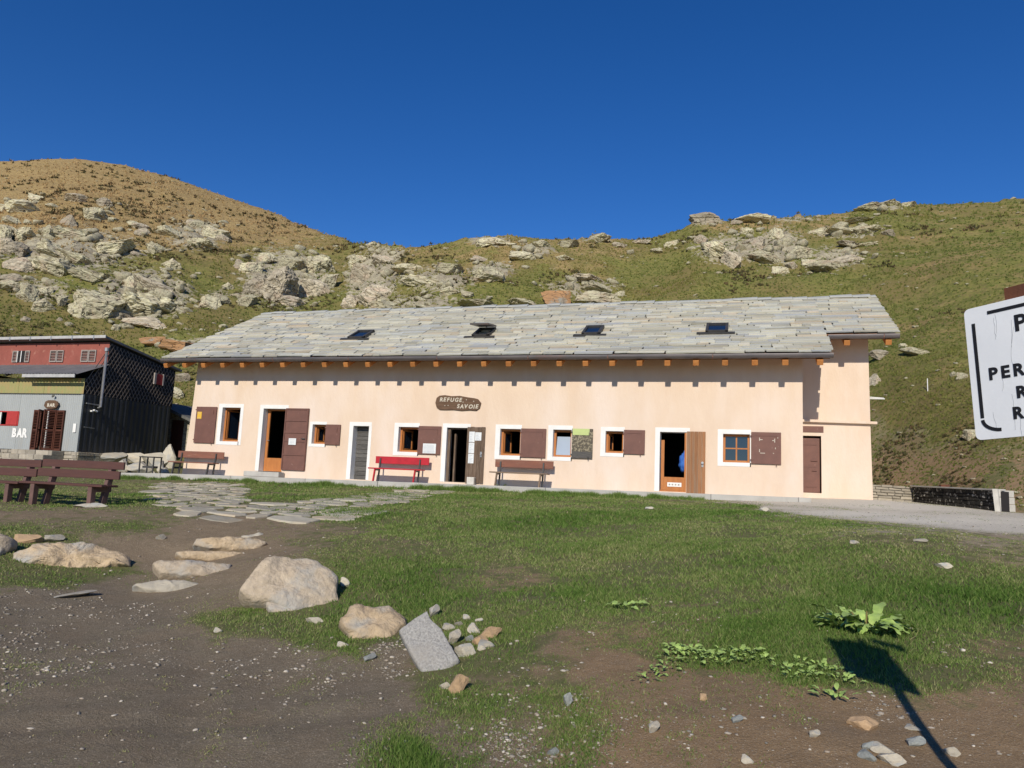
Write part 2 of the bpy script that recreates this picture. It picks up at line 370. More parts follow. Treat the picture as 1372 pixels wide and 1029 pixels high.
def npmesh(name, v, f, m, attrs=None, smooth=False):
    me = bpy.data.meshes.new(name); v = np.asarray(v, np.float32); f = np.asarray(f, np.int32); k = f.shape[1]
    me.vertices.add(len(v)); me.vertices.foreach_set('co', v.ravel())
    me.loops.add(f.size); me.loops.foreach_set('vertex_index', f.ravel())
    me.polygons.add(len(f)); me.polygons.foreach_set('loop_start', np.arange(0, f.size, k, dtype=np.int32))
    try: me.polygons.foreach_set('loop_total', np.full(len(f), k, np.int32))
    except Exception: pass
    if smooth: me.polygons.foreach_set('use_smooth', np.ones(len(f), bool))
    me.materials.append(MATS[m])
    for n, a in (attrs or {}).items():
        at = me.attributes.new(n, 'FLOAT', 'POINT'); at.data.foreach_set('value', np.asarray(a, np.float32))
    me.update(calc_edges=True); me.validate(); return me
def textmesh(body, size, m, bold=0., shear=0., ext=.004, spacing=1., align='LEFT'):
    cu = bpy.data.curves.new('t', 'FONT'); cu.body = body; cu.size = size; cu.offset = bold; cu.shear = shear; cu.extrude = ext; cu.space_character = spacing; cu.align_x = align; cu.resolution_u = 4
    o = bpy.data.objects.new('t', cu); col.objects.link(o); bpy.context.view_layer.update()
    me = bpy.data.meshes.new_from_object(o.evaluated_get(bpy.context.evaluated_depsgraph_get()))
    bpy.data.objects.remove(o); bpy.data.curves.remove(cu)
    me.materials.clear(); me.materials.append(MATS[m]); return me

# ================================================================== TERRAIN
CP = []
for px, py, z in [(700, 680, -.52), (700, 720, -.87), (700, 760, -1.06), (700, 800, -1.18), (700, 850, -1.27), (700, 900, -1.34), (700, 1000, -1.45),
                  (850, 690, -.50), (850, 760, -.95), (850, 850, -1.15), (850, 950, -1.30),
                  (100, 1000, -1.62), (100, 900, -1.6), (100, 800, -1.55), (100, 762, -1.42), (100, 722, -1.12), (100, 692, -.90), (90, 676, -.80), (20, 672, -.80), (300, 690, -.80),
                  (240, 795, -1.55), (240, 755, -1.38), (310, 725, -1.10), (390, 815, -1.42), (400, 740, -1.05), (500, 850, -1.40), (580, 890, -1.42), (300, 900, -1.58), (450, 1000, -1.57), (450, 900, -1.53),
                  (500, 700, -.80), (1372, 720, -.45), (1372, 800, -.85), (1372, 950, -1.15), (1200, 720, -.46), (1100, 700, -.42),
                  (1000, 700, -.50), (1000, 760, -.85), (1000, 850, -1.05), (1000, 950, -1.22), (1000, 1029, -1.36), (1200, 800, -.90), (1200, 900, -1.10), (1200, 1000, -1.28)]:
    p = atz(px, py, z); CP.append((p[0], p[1], z))
CP += [(-22.6, -1.25, -.42), (-19.8, -1.25, -.34), (-14.3, -1.25, -.33), (-9.3, -1.25, -.28), (-4.4, -1.25, -.24), (0, -1.25, -.17),
       (-20, 1, -.12), (-12, 3, -.10), (-4, 2, -.05), (2, 3, .0), (-20, 8, -.05), (-28, .5, -.1), (-36, .5, .0), (-28, 7, .45), (-36, 7, .55), (-24, 3, .05), (-24, 8, .4), (-10, 11, .1), (3, 11, .2),
       (5.2, 8, .07), (7, .8, -.17), (5.8, 5, -.03), (9.5, -2, -.22), (10, -8, -.42), (3.8, 1.2, .02), (4, -2, -.17), (14, -3, -.2),
       (0, -24.5, -1.6), (-3, -24.3, -1.62), (3, -24.5, -1.36), (0, -30, -1.7), (-10, -30, -1.8), (8, -30, -1.3), (13, -20, -.8), (-20, -22, -1.75), (-28, -15, -1.3), (-28, -6, -.62), (15, -8, -.35)]
CP = np.array(CP)
def _tp(r2): return .5*r2*np.log(r2+1e-9)
_n = len(CP)
_A = np.zeros((_n+3, _n+3)); _d2 = ((CP[:, None, :2]-CP[None, :, :2])**2).sum(2)
_A[:_n, :_n] = _tp(_d2)+np.eye(_n)*.35
_A[:_n, _n:] = np.c_[np.ones(_n), CP[:, :2]]; _A[_n:, :_n] = _A[:_n, _n:].T
_w = np.linalg.solve(_A, np.r_[CP[:, 2], 0, 0, 0])
def near_z(x, y):
    x = np.clip(x, -38, 18); y = np.clip(y, -34, 11)
    z = _w[_n]+_w[_n+1]*x+_w[_n+2]*y
    for i in range(_n): z = z+_w[i]*_tp((x-CP[i, 0])**2+(y-CP[i, 1])**2)
    return z
# skyline of the hill: pixel column, row, distance in metres
SKY = [(-420, 240, 200), (-200, 228, 190), (0, 218, 180), (60, 213.5, 175), (110, 212.5, 172), (160, 218, 168), (230, 236, 160), (300, 262, 150), (380, 291, 138), (440, 312, 125), (485, 327, 105),
       (500, 325, 92), (560, 327, 88), (620, 320, 86), (650, 318, 86), (700, 322, 86), (760, 322, 88), (800, 318, 90), (840, 322, 92), (880, 318, 94), (915, 307, 95), (935, 290, 95), (985, 292, 97), (1010, 289, 98), (1080, 288, 102),
       (1130, 284, 106), (1160, 275, 110), (1190, 271, 114), (1215, 273, 118), (1280, 269, 124), (1350, 264, 130), (1500, 255, 135), (1800, 250, 140), (2300, 300, 140)]
_az = []; _T = []; _R = []
for px, py, rr in SKY:
    d = ray(px, py); _az.append(math.atan2(d[0], d[1])); _T.append(d[2]/math.hypot(d[0], d[1])); _R.append(rr)
_az = np.array(_az); _T = np.array(_T); _R = np.array(_R, float)
FOOT = [(-400, 44), (0, 46), (120, 47), (230, 43), (330, 39), (700, 38), (1000, 37.5), (1130, 36.8), (1172, 35.6), (1222, 32.9), (1300, 29.2), (1335, 27.8), (1372, 27.2), (1500, 26), (1800, 24), (2300, 22)]
_fz = np.array([math.atan2(*ray(px, 640)[:2]) for px, _ in FOOT]); _fr = np.array([r for _, r in FOOT], float)
_ag = np.linspace(-1.9, 1.9, 1600)
def _smooth(xs, ys, w):
    g = np.interp(_ag, xs, ys); k = np.exp(-.5*(np.arange(-3*w, 3*w+1)/w)**2); k /= k.sum()
    return np.convolve(np.pad(g, 3*w, mode='edge'), k, 'valid')
_fr = _smooth(_fz, _fr, 9); _fz = _ag
_R = _smooth(_az, _R, 14); _T = _smooth(_az, _T, 3); _az = _ag
# rock areas (column, row, half width, half height, amount) seen on the slope
RA = [(90, 335, 130, 40, .9), (190, 395, 85, 45, 1), (60, 390, 70, 28, .7), (260, 315, 60, 30, .8), (380, 370, 75, 48, 1.), (290, 400, 30, 22, .7), (500, 375, 50, 45, 1), (590, 375, 70, 28, .8), (560, 405, 90, 14, .8),
      (655, 322, 40, 12, .9), (520, 340, 40, 16, .8), (660, 362, 40, 18, .9), (715, 335, 40, 16, .8), (800, 318, 40, 10, .8), (780, 385, 70, 18, .8), (850, 345, 40, 18, .4), (945, 290, 35, 16, 1), (975, 335, 60, 26, .9), (1045, 330, 45, 35, .9), (1120, 345, 60, 22, .8),
      (1130, 312, 70, 12, .8), (1050, 292, 80, 9, .7), (1185, 275, 35, 10, .9), (1300, 269, 70, 4, .8), (240, 460, 60, 16, .8), (30, 275, 45, 22, .5), (130, 280, 40, 22, .4), (1265, 480, 25, 10, .35), (1225, 320, 40, 10, .25), (1090, 300, 90, 25, .35), (640, 345, 160, 40, .25)]
def rockmask(x, y, z):
    px, py = project(x, y, z); m = np.zeros_like(px)
    for cx, cy, a, b, k in RA:
        m = np.maximum(m, k*np.clip(1.35-np.sqrt(((px-cx)/a)**2+((py-cy)/b)**2), 0, 1))
    return np.clip(m*1.15, 0, 1)
RUT = []
for a, b in (((170, 992), (365, 905)), ((20, 880), (320, 835)), ((215, 1029), (250, 860)), ((-60, 960), (480, 960))):
    p, q = atz(*a, -1.6), atz(*b, -1.58); RUT.append((p[0], p[1], q[0], q[1]))
def terrain(x, y, full=True):
    x = np.asarray(x, float); y = np.asarray(y, float)
    dx, dy = x-CAM[0], y-CAM[1]; r = np.hypot(dx, dy)+1e-6; az = np.arctan2(dx, dy)
    T = np.interp(az, _az, _T); Rr = np.interp(az, _az, _R); r0 = np.interp(az, _fz, _fr)
    rc = np.minimum(r, r0); base = near_z(CAM[0]+dx/r*rc, CAM[1]+dy/r*rc)
    zf = near_z(CAM[0]+dx/r*r0, CAM[1]+dy/r*r0)
    fade = sst(-1.9, -1.3, az)*(1-sst(1.2, 1.7, az))
    T = T*fade
    k = np.maximum(T*Rr-zf, 0)/(Rr-r0)
    up = k*(np.maximum(np.minimum(r, Rr)-r0, 0)) - .18*np.maximum(r-Rr, 0)*fade
    z = base+up
    h = sst(0, 14, r-r0)*fade
    if full:
        crest = 1-.55*sst(.75, 1., r/Rr)
        left = sst(-.55, -.75, az)
        z = z + h*crest*(.8*fb2(x/22, y/22, 3, 3)+.35*fb2(x/5, y/5, 3, 9))
        m = rockmask(x, y, z)*h
        u = (x*.35+z*1.0-y*.12)/1.25+1.1*fb2(x/7, y/7, 2, 21)
        saw = u-np.floor(u)
        z = z + m*((.55*(saw**3)-.15) + .35*fb2(x/1.6, y/1.6, 3, 33))
        nz = 1-h
        road = nz*(1-sst(25, 40, r))
        z = z + .035*fb2(x/1.7, y/1.7, 3, 41)*nz*sst(-1.2, -2.5, y) + (.008*fb2(x/.3, y/.3, 2, 47)+.014*fb2(x/.7, y/.7, 2, 49))*road*sst(-1.4, -2.5, y)
        for (ax, ay, bx, by) in RUT:
            L_ = math.hypot(bx-ax, by-ay); ux, uy = (bx-ax)/L_, (by-ay)/L_; t_ = (x-ax)*ux+(y-ay)*uy; d_ = -(x-ax)*uy+(y-ay)*ux
            d_ = d_+.12*np.sin(t_*.8)
            z = z - .022*np.exp(-(d_/.11)**2)*sst(-1., .3, t_)*sst(L_+1, L_-.3, t_) + .012*np.exp(-((np.abs(d_)-.22)/.08)**2)*sst(-1., .3, t_)*sst(L_+1, L_-.3, t_)
    return z
def hit(px, py, full=True):
    px = np.atleast_1d(np.asarray(px, float)); py = np.atleast_1d(np.asarray(py, float))
    d = _f[None]+RT[None]*((px-W/2)/F)[:, None]-UP[None]*((py-H/2)/F)[:, None]
    d = d/np.hypot(d[:, 0], d[:, 1])[:, None]
    lo = np.full(len(px), 2.); hi = np.full(len(px), np.nan); t = lo.copy(); done = np.zeros(len(px), bool)
    while True:
        t2 = t*1.025+.03
        if t2.min() > 240: break
        p = CAM+d*t2[:, None]; below = (terrain(p[:, 0], p[:, 1], full) > p[:, 2]) & ~done
        hi[below] = t2[below]; lo[below] = t[below]; done |= below; t = t2
        if done.all(): break
    hi[~done] = 150.; lo[~done] = 149.
    for _ in range(14):
        mid = (lo+hi)/2; p = CAM+d*mid[:, None]; b = terrain(p[:, 0], p[:, 1], full) > p[:, 2]
        hi = np.where(b, mid, hi); lo = np.where(b, lo, mid)
    p = CAM+d*hi[:, None]; p[:, 2] = terrain(p[:, 0], p[:, 1], full); return p
# ground cover: grass, pebbles, brown soil, pale yard gravel at sample points
GA = np.array([(0, 1000, 0, .25, 0, 0), (100, 900, 0, .4, 0, 0), (200, 850, 0, .35, 0, 0), (50, 800, .1, 1, 0, 0), (150, 797, .05, .5, .2, 0), (300, 950, 0, .22, 0, 0), (350, 880, 0, .35, 0, 0), (400, 1000, 0, .3, 0, 0), (450, 900, .15, .7, 0, 0), (500, 950, 0, .2, 0, 0),
               (520, 880, .25, .9, 0, 0), (600, 1000, .25, .7, .2, 0), (700, 980, .25, .95, .4, 0), (750, 930, .45, .7, .6, 0), (580, 1018, .95, .2, 0, 0), (650, 940, .6, .4, .4, 0), (620, 900, .75, .1, .4, 0), (200, 950, 0, .25, 0, 0), (100, 1020, 0, .2, 0, 0),
               (330, 830, .8, .4, .3, 0), (400, 845, .75, .3, .3, 0), (480, 830, .95, 0, .4, 0), (480, 862, .85, .1, .3, 0), (300, 800, .15, .4, .4, 0), (260, 760, .22, .3, .7, 0), (220, 740, .05, .1, .8, 0), (170, 722, .25, .1, .8, 0), (100, 700, .5, .05, .8, 0),
               (60, 688, .3, .05, .9, 0), (130, 688, .35, .05, .9, 0), (30, 722, .9, .05, .6, 0), (150, 705, .75, .1, .7, 0), (100, 765, .9, .15, .4, 0), (50, 778, .85, .4, .2, 0), (180, 690, .5, .05, .8, 0), (60, 668, .9, 0, .5, 0), (180, 670, .95, 0, .5, 0),
               (300, 712, .12, .2, .9, 0), (380, 705, .25, .15, .9, 0), (420, 730, .55, .2, .8, 0), (440, 715, .5, .15, .8, 0), (350, 730, .2, .2, .9, 0), (480, 735, .72, .1, .7, 0), (500, 700, .8, 0, .5, 0), (560, 690, .95, 0, .5, 0), (540, 800, .95, 0, .5, 0),
               (600, 680, 1, 0, .5, 0), (700, 700, .95, 0, .5, 0), (900, 680, .9, .03, .5, 0), (1000, 705, .85, .05, .5, 0), (560, 760, .95, 0, .5, 0), (690, 772, .5, .1, .8, 0), (760, 765, .95, 0, .6, 0), (800, 740, 1, 0, .5, 0), (1000, 760, 1, 0, .5, 0), (1200, 745, .85, .05, .5, 0),
               (1300, 765, .8, .08, .6, 0), (1100, 800, 1, 0, .5, 0), (1300, 820, .95, .05, .6, 0), (800, 808, .85, .02, .7, 0), (700, 830, .8, .05, .7, 0), (680, 870, .8, .08, .6, 0), (760, 860, .35, .15, .9, 0), (720, 900, .55, .4, .7, 0), (620, 840, .8, .1, .6, 0),
               (850, 850, .5, .1, 1, 0), (900, 862, .6, .08, 1, 0), (820, 900, .05, .2, 1, 0), (900, 945, .03, .22, 1, 0), (1000, 930, .08, .2, 1, 0), (1050, 965, .05, .25, 1, 0), (1000, 1000, 0, .3, 1, 0), (1150, 980, .05, .55, .9, 0), (850, 1000, .1, .2, 1, 0), (1200, 1010, .1, .65, .9, 0),
               (1100, 890, .75, .08, .9, 0), (1000, 880, .8, .05, .9, 0), (1200, 880, 1, .03, .8, 0), (1290, 905, .75, .2, .9, 0), (1340, 880, .55, .3, .9, 0), (1330, 955, .2, .5, .9, 0), (1372, 1000, .15, .6, .9, 0), (1290, 1000, .12, .5, .9, 0), (780, 990, .5, .5, .8, 0),
               (1040, 680, .12, .5, .3, .8), (1150, 688, 0, .5, .2, 1), (1250, 697, 0, .5, .2, 1), (1350, 706, .04, .5, .3, .9), (1130, 676, 0, .3, .2, 1), (1330, 726, .35, .5, .7, .2), (1250, 724, .65, .15, .6, .05), (1100, 704, .8, .1, .5, .1), (985, 678, .8, .02, .5, .1), (1372, 748, .5, .4, .8, .1), (1160, 708, .5, .3, .5, .4),
               (1040, 668, .1, .3, .3, .9), (1000, 669, .4, .2, .4, .6), (250, 652, .55, .05, .6, 0), (100, 655, .6, .05, .6, 0), (420, 655, .9, 0, .5, 0), (700, 662, 1, 0, .5, 0), (900, 667, .95, 0, .5, 0)], float)
GA[(GA[:, 0] < 480) & (GA[:, 1] < 860), 4] *= .4
def gu(px, py):
    off = np.maximum(py-(619+.0444*px), 8.); return px, 430*np.log(off)
_gx, _gy = gu(GA[:, 0], GA[:, 1])
def cover(x, y, z):
    px, py = project(x, y, z); px = np.clip(px, -500, 1900); py = np.minimum(py, 1250)
    px = px+14*fb2(x*1.3, y*1.3, 2, 61); u, v = gu(px, py)
    num = 0; den = 0
    for i in range(len(GA)):
        w = 1/(((u-_gx[i])**2+(v-_gy[i])**2)/900.+.3)**2
        num = num+w[..., None]*GA[i, 2:]; den = den+w
    return num/den[..., None]

def axis(segs):
    out = [segs[0][0]]
    for a, b, st in segs:
        n = max(1, int(round((b-a)/st))); out += list(np.linspace(a, b, n+1)[1:])
    return np.array(out)
gx = axis([(-900, -400, 50), (-400, -180, 8), (-180, -40, .8), (-40, -16, .5), (-16, 9, .14), (9, 30, .5), (30, 90, .8), (90, 300, 8), (300, 900, 50)])
gy = axis([(-600, -100, 50), (-100, -28, 4), (-28, -25, .4), (-25, -9, .14), (-9, 0, .3), (0, 12, .6), (12, 75, .6), (75, 150, .9), (150, 250, 8), (250, 900, 50)])
GX, GY = np.meshgrid(gx, gy); sh = GX.shape
tz = terrain(GX.ravel(), GY.ravel())
X1, Y1 = GX.ravel(), GY.ravel()
_r = np.hypot(X1-CAM[0], Y1-CAM[1]); _a = np.arctan2(X1-CAM[0], Y1-CAM[1]); _r0 = np.interp(_a, _fz, _fr)
hillm = sst(-2, 1.5, _r-_r0)
hillm = np.maximum(hillm, sst(40, 60, _r))
PXv, PYv = project(X1, Y1, tz)
rockm = rockmask(X1, Y1, tz)*hillm
dry = np.clip(.85*sst(560, 380, PXv)*sst(375, 300, PYv) + .5*sst(480, 560, PXv)*sst(900, 820, PXv)*sst(400, 345, PYv) + .55*sst(900, 950, PXv)*sst(1180, 1120, PXv)*sst(325, 305, PYv) + .30*sst(1150, 1250, PXv) + .5*sst(600, 640, PYv)*sst(1150, 1200, PXv), 0, 1)
dry = np.maximum(dry, .95*sst(330, 290, PYv)*sst(540, 480, PXv))
cv = cover(X1, Y1, tz)
bank = sst(-.8, .3, _r-_r0)*(1-sst(3.5, 6, _r-_r0+1.5*fb2(X1/2.2, Y1/2.2, 3, 131)))*sst(1120, 1180, PXv)
hillm = hillm*(1-bank); cv[:, 3] *= 1-np.minimum(1, bank*3); cv[:, 2] = cv[:, 2]*(1-bank)+bank; cv[:, 0] = cv[:, 0]*(1-bank)+bank*(.38+.45*fb2(X1/1.6, Y1/1.6, 3, 133))
yv, xv = np.meshgrid(np.arange(sh[0]-1), np.arange(sh[1]-1), indexing='ij'); q0 = (yv*sh[1]+xv).ravel()
gm = npmesh('ground', np.c_[X1, Y1, tz], np.c_[q0, q0+1, q0+1+sh[1], q0+sh[1]], 'ground',
            dict(hill=hillm, rock=rockm, dry=dry, grass=cv[:, 0], soil=cv[:, 2], yard=cv[:, 3]), True)
ground = put(gm, 'ground', (0, 0, 0)); tag(ground, 'sloping dirt and grass ground rising to the mountainside', None, None, 'structure')
def gz(x, y): return float(terrain(np.array([x]), np.array([y]))[0])

# ================================================================== REFUGE HOUSE
house = empty('refuge_house', (-9, 4.5, 0), 'long peach plastered mountain refuge with stone slate roof and brown shutters', 'house')
WT = .48                                                 # wall thickness
OPEN = {}                                                # openings x0, x1, z0, z1
OPEN['w1'] = (-19.24, -18.42, 1.16, 2.46); OPEN['d1'] = (-17.40, -16.42, .10, 2.44); OPEN['w2'] = (-15.24, -14.68, 1.17, 1.88)
OPEN['d2'] = (-13.56, -12.93, -.06, 1.86); OPEN['w3'] = (-11.76, -10.99, .98, 1.86); OPEN['d3'] = (-9.92, -9.15, .0, 1.87)
OPEN['w4'] = (-7.97, -7.24, .97, 1.87); OPEN['w5'] = (-6.12, -5.49, .98, 1.88); OPEN['w6'] = (-4.36, -3.77, 1.16, 1.87)
OPEN['d5'] = (-2.61, -1.78, .0, 1.88); OPEN['w7'] = (-.67, .13, .98, 1.86)
def slanted(x, z):                                       # left corner of the wall is battered
    return x-.24*max(0, (3.6-z)/3.6) if x < -20 else x
def facade(name, x0, x1, z0, z1, y, openings, thick, parent):
    xs = sorted({x0, x1, *[v for o in openings for v in o[:2]]}); zs = sorted({z0, z1, *[v for o in openings for v in o[2:]]})
    m = MB()
    for i in range(len(xs)-1):
        for j in range(len(zs)-1):
            a, b, c, d = xs[i], xs[i+1], zs[j], zs[j+1]
            if any(o[0]-1e-6 <= a and b <= o[1]+1e-6 and o[2]-1e-6 <= c and d <= o[3]+1e-6 for o in openings): continue
            m.add([(slanted(a, c), y, c), (slanted(b, c), y, c), (slanted(b, d), y, d), (slanted(a, d), y, d)], [(0, 1, 2, 3)])
            m.add([(a, y+thick, c), (b, y+thick, c), (b, y+thick, d), (a, y+thick, d)], [(3, 2, 1, 0)])
    for a, b, c, d in openings:
        y1 = y+thick
        m.add([(a, y, c), (a, y1, c), (a, y1, d), (a, y, d)], [(0, 1, 2, 3)], 1); m.add([(b, y, c), (b, y1, c), (b, y1, d), (b, y, d)], [(3, 2, 1, 0)], 1)
        m.add([(a, y, d), (b, y, d), (b, y1, d), (a, y1, d)], [(0, 1, 2, 3)], 1); m.add([(a, y, c), (b, y, c), (b, y1, c), (a, y1, c)], [(3, 2, 1, 0)], 1)
    me = bpy.data.meshes.new(name); me.from_pydata(m.v, [], m.f); me.materials.append(MATS['plaster']); me.materials.append(MATS['white_paint'])
    me.polygons.foreach_set('material_index', m.m)
    o = bpy.data.objects.new(name, me); col.objects.link(o); o.parent = parent; o.location = -wloc(parent); return o
facade('front_wall', -20.58, 1.66, -.5, 4.35, 0, list(OPEN.values()), WT, house)
RS = .52                                                 # roof slope
def roofz(y): return 4.25+RS*(y+.9)
YR = 4.97; ZR = roofz(YR)
YB = 1.75
m = MB()                                                 # side, recess and back walls
m.add([(-20.82, 0, -.5), (-20.58, 0, 3.6), (-20.58, 0, roofz(0)-.25), (-20.58, YR, ZR-.25), (-20.58, 10, roofz(0)-.25), (-20.82, 10, -.5)], [(0, 1, 2, 3, 4, 5)])
m.add([(1.66, 0, -.5), (1.66, YB, -.5), (1.66, YB, roofz(YB)-.28), (1.66, 0, roofz(0)-.28)], [(0, 1, 2, 3)])
m.add([(3.82, YB, -.5), (3.82, 10, -.5), (3.76, 10, roofz(0)-.25), (3.76, YR, ZR-.25), (3.76, YB, roofz(YB)-.28)], [(0, 1, 2, 3, 4)])
m.add([(-20.82, 10, -.5), (3.82, 10, -.5), (3.82, 10, 4.6), (-20.82, 10, 4.6)], [(0, 1, 2, 3)])
m.build('side_wall', 'plaster', house)
RD = (1.66, 2.33, .16, 1.99)
m = MB()
xs = [1.66, 2.33, 3.79]; zs = [-.5, .16, 1.99, roofz(YB)-.28]
for i in range(2):
    for j in range(3):
        if (i, j) == (0, 1): continue
        top = lambda x, z: (x+(.03 if z < 1 else 0 if z < 3 else -.03) if x > 3 else x, YB, z)
        m.add([top(xs[i], zs[j]), top(xs[i+1], zs[j]), top(xs[i+1], zs[j+1]), top(xs[i], zs[j+1])], [(0, 1, 2, 3)])
for a, b, c, d in [RD]:
    y0, y1 = YB, YB+.25
    m.add([(b, y0, c), (b, y1, c), (b, y1, d), (b, y0, d)], [(3, 2, 1, 0)]); m.add([(a, y0, d), (b, y0, d), (b, y1, d), (a, y1, d)], [(0, 1, 2, 3)]); m.add([(a, y0, c), (b, y0, c), (b, y1, c), (a, y1, c)], [(3, 2, 1, 0)])
m.build('recessed_wall', 'plaster', house)
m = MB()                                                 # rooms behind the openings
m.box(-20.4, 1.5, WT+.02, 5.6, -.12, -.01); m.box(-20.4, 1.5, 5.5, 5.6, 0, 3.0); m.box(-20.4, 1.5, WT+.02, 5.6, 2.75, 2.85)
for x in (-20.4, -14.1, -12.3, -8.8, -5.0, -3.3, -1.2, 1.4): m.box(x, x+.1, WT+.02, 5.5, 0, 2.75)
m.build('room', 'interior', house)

# ---- roof: board deck, then stone slates course by course
roof = MB()
def deck(x0, x1, y0, th=.10):
    roof.add([(x0, y0, roofz(y0)-.03), (x1, y0, roofz(y0)-.03), (x1, YR, ZR-.03), (x0, YR, ZR-.03), (x0, y0, roofz(y0)-.03-th), (x1, y0, roofz(y0)-.03-th), (x1, YR, ZR-.03-th), (x0, YR, ZR-.03-th)],
             [(0, 1, 2, 3), (7, 6, 5, 4), (0, 4, 5, 1), (1, 5, 6, 2), (2, 6, 7, 3), (3, 7, 4, 0)])
deck(-21.33, 2.36, -.88, .17); deck(2.362, 4.42, .86, .17)
roof.add([(-21.33, YR, ZR-.03), (4.42, YR, ZR-.03), (4.42, 10.9, roofz(-.9)), (-21.33, 10.9, roofz(-.9)), (-21.33, YR, ZR-.13), (4.42, YR, ZR-.13), (4.42, 10.9, roofz(-.9)-.1), (-21.33, 10.9, roofz(-.9)-.1)],
         [(0, 1, 2, 3), (7, 6, 5, 4), (2, 6, 7, 3), (1, 5, 6, 2), (0, 3, 7, 4)])
roof.add([(-21.32, -.86, roofz(-.86)-.004), (2.35, -.86, roofz(-.86)-.004), (2.35, YR, ZR-.004), (-21.32, YR, ZR-.004)], [(0, 1, 2, 3)], 1); roof.add([(2.352, .88, roofz(.88)-.004), (4.41, .88, roofz(.88)-.004), (4.41, YR, ZR-.004), (2.352, YR, ZR-.004)], [(0, 1, 2, 3)], 1)
roofo = roof.build('roof', ['soffit_wood', 'tar_board'], house)
SLW = []
def slate_mesh(seed):
    r = random.Random(seed); n = 6; m = MB(); top = []; bot = []
    for i in range(n+1):
        x = -.5+i/n; e = -.5+r.uniform(-.045, .045)-(.06 if i in (0, n) else 0)*r.uniform(-1, 1)
        top.append((x, e, .5+r.uniform(-.1, .1))); bot.append((x*.99, e+.02, -.5))
    tb = [(x, .5, .5) for x, _, _ in top]
    m.add(top+bot+tb, [(i, i+1, 2*(n+1)+i+1, 2*(n+1)+i) for i in range(n)]+[(n+1+i, n+2+i, i+1, i) for i in range(n)]+[(0, 2*(n+1), n+1), (n, 2*n+1, 3*n+2)])
    return m
SM = [slate_mesh(i).mesh('slate', 'slate') for i in range(12)]
SV = [np.array([v.co for v in me.vertices]) for me in SM]; SF = [[tuple(p.vertices) for p in me.polygons] for me in SM]
ANG = math.atan(RS)
slates = []
def course(x0, x1, y0):
    sl_len = (YR-y0)*math.sqrt(1+RS*RS); n = int(round(sl_len/.20)); ex = sl_len/n
    for j in range(n):
        x = x0+rng.uniform(-.06, .06)-.02
        while x < x1-.15:
            w = min(rng.choice([.3, .4, .55, .75, 1.0, 1.3])*rng.uniform(.85, 1.15), x1+rng.uniform(-.03, .04)-x)
            if x1-(x+w) < .25: w = x1-x+rng.uniform(-.03, .04)
            th = rng.uniform(.025, .06); s = j*ex+rng.uniform(-.045, .045)
            slates.append((x+w/2, y0, s, w, ex*1.3+rng.uniform(0, .05), th, rng.randrange(12), rng.uniform(-.006, .006)*1, j)); x += w+rng.choice([.004, .008, .02, .05])
course(-21.40, 2.42, -.97); course(2.44, 4.50, .80)
def slate_mat(q):
    x, y0, s, w, l, th, k, rz, j = q
    c = s+l/2; tilt = ANG-math.atan2(.03, l)
    y = y0+c*math.cos(ANG); z = roofz(y0)+c*math.sin(ANG)+.012+th/2+.012
    return Matrix.Translation((x, y, z)) @ Euler((tilt+rng.uniform(-.03, .02), rng.uniform(-.02, .02), rz*3)).to_matrix().to_4x4() @ Matrix.Diagonal((w, l, th, 1))
slates.sort(key=lambda q: -q[3]*(1.6 if q[8] < 9 else 1.))
hb = wloc(roofo)
sv = []; sf3 = []; sr = []
for i, q in enumerate(slates):
    Mx = slate_mat(q)
    if i < 296:
        o = bpy.data.objects.new('slate', SM[q[6]]); col.objects.link(o); o.parent = roofo; o.matrix_local = Matrix.Translation(-hb) @ Mx
    else:
        v = SV[q[6]]; A = np.array(Mx); w_ = v @ A[:3, :3].T+A[:3, 3]; o0 = len(sv)
        sv += w_.tolist(); rv = rng.random(); sr += [rv]*len(v); sf3 += [tuple(a+o0 for a in p) for p in SF[q[6]]]
me = bpy.data.meshes.new('slate_field'); me.from_pydata(sv, [], sf3); me.materials.append(MATS['slate'])
at = me.attributes.new('rnd', 'FLOAT', 'POINT'); at.data.foreach_set('value', np.array(sr, np.float32))
o = put(me, 'slate_field', (0, 0, 0), parent=roofo); o['kind'] = 'stuff'
# ridge stones
m = MB(); x = -21.4
while x < 4.4:
    w = rng.uniform(.4, .9); w = min(w, 4.5-x); h = rng.uniform(.02, .05); t = rng.uniform(-.02, .03)
    m.add([(x, YR-.2, ZR-.02+t), (x+w-.01, YR-.2, ZR-.02+t), (x+w-.01, YR+.05, ZR+.07+t), (x, YR+.05, ZR+.07+t), (x, YR-.2, ZR+.03+t), (x+w-.01, YR-.2, ZR+.03+t), (x+w-.01, YR+.02, ZR+.12+t+h*.5), (x, YR+.02, ZR+.12+t)],
          [(0, 3, 2, 1), (4, 5, 6, 7), (0, 1, 5, 4), (1, 2, 6, 5), (2, 3, 7, 6), (3, 0, 4, 7)]); x += w
m.build('ridge_stones', 'slate', roofo)
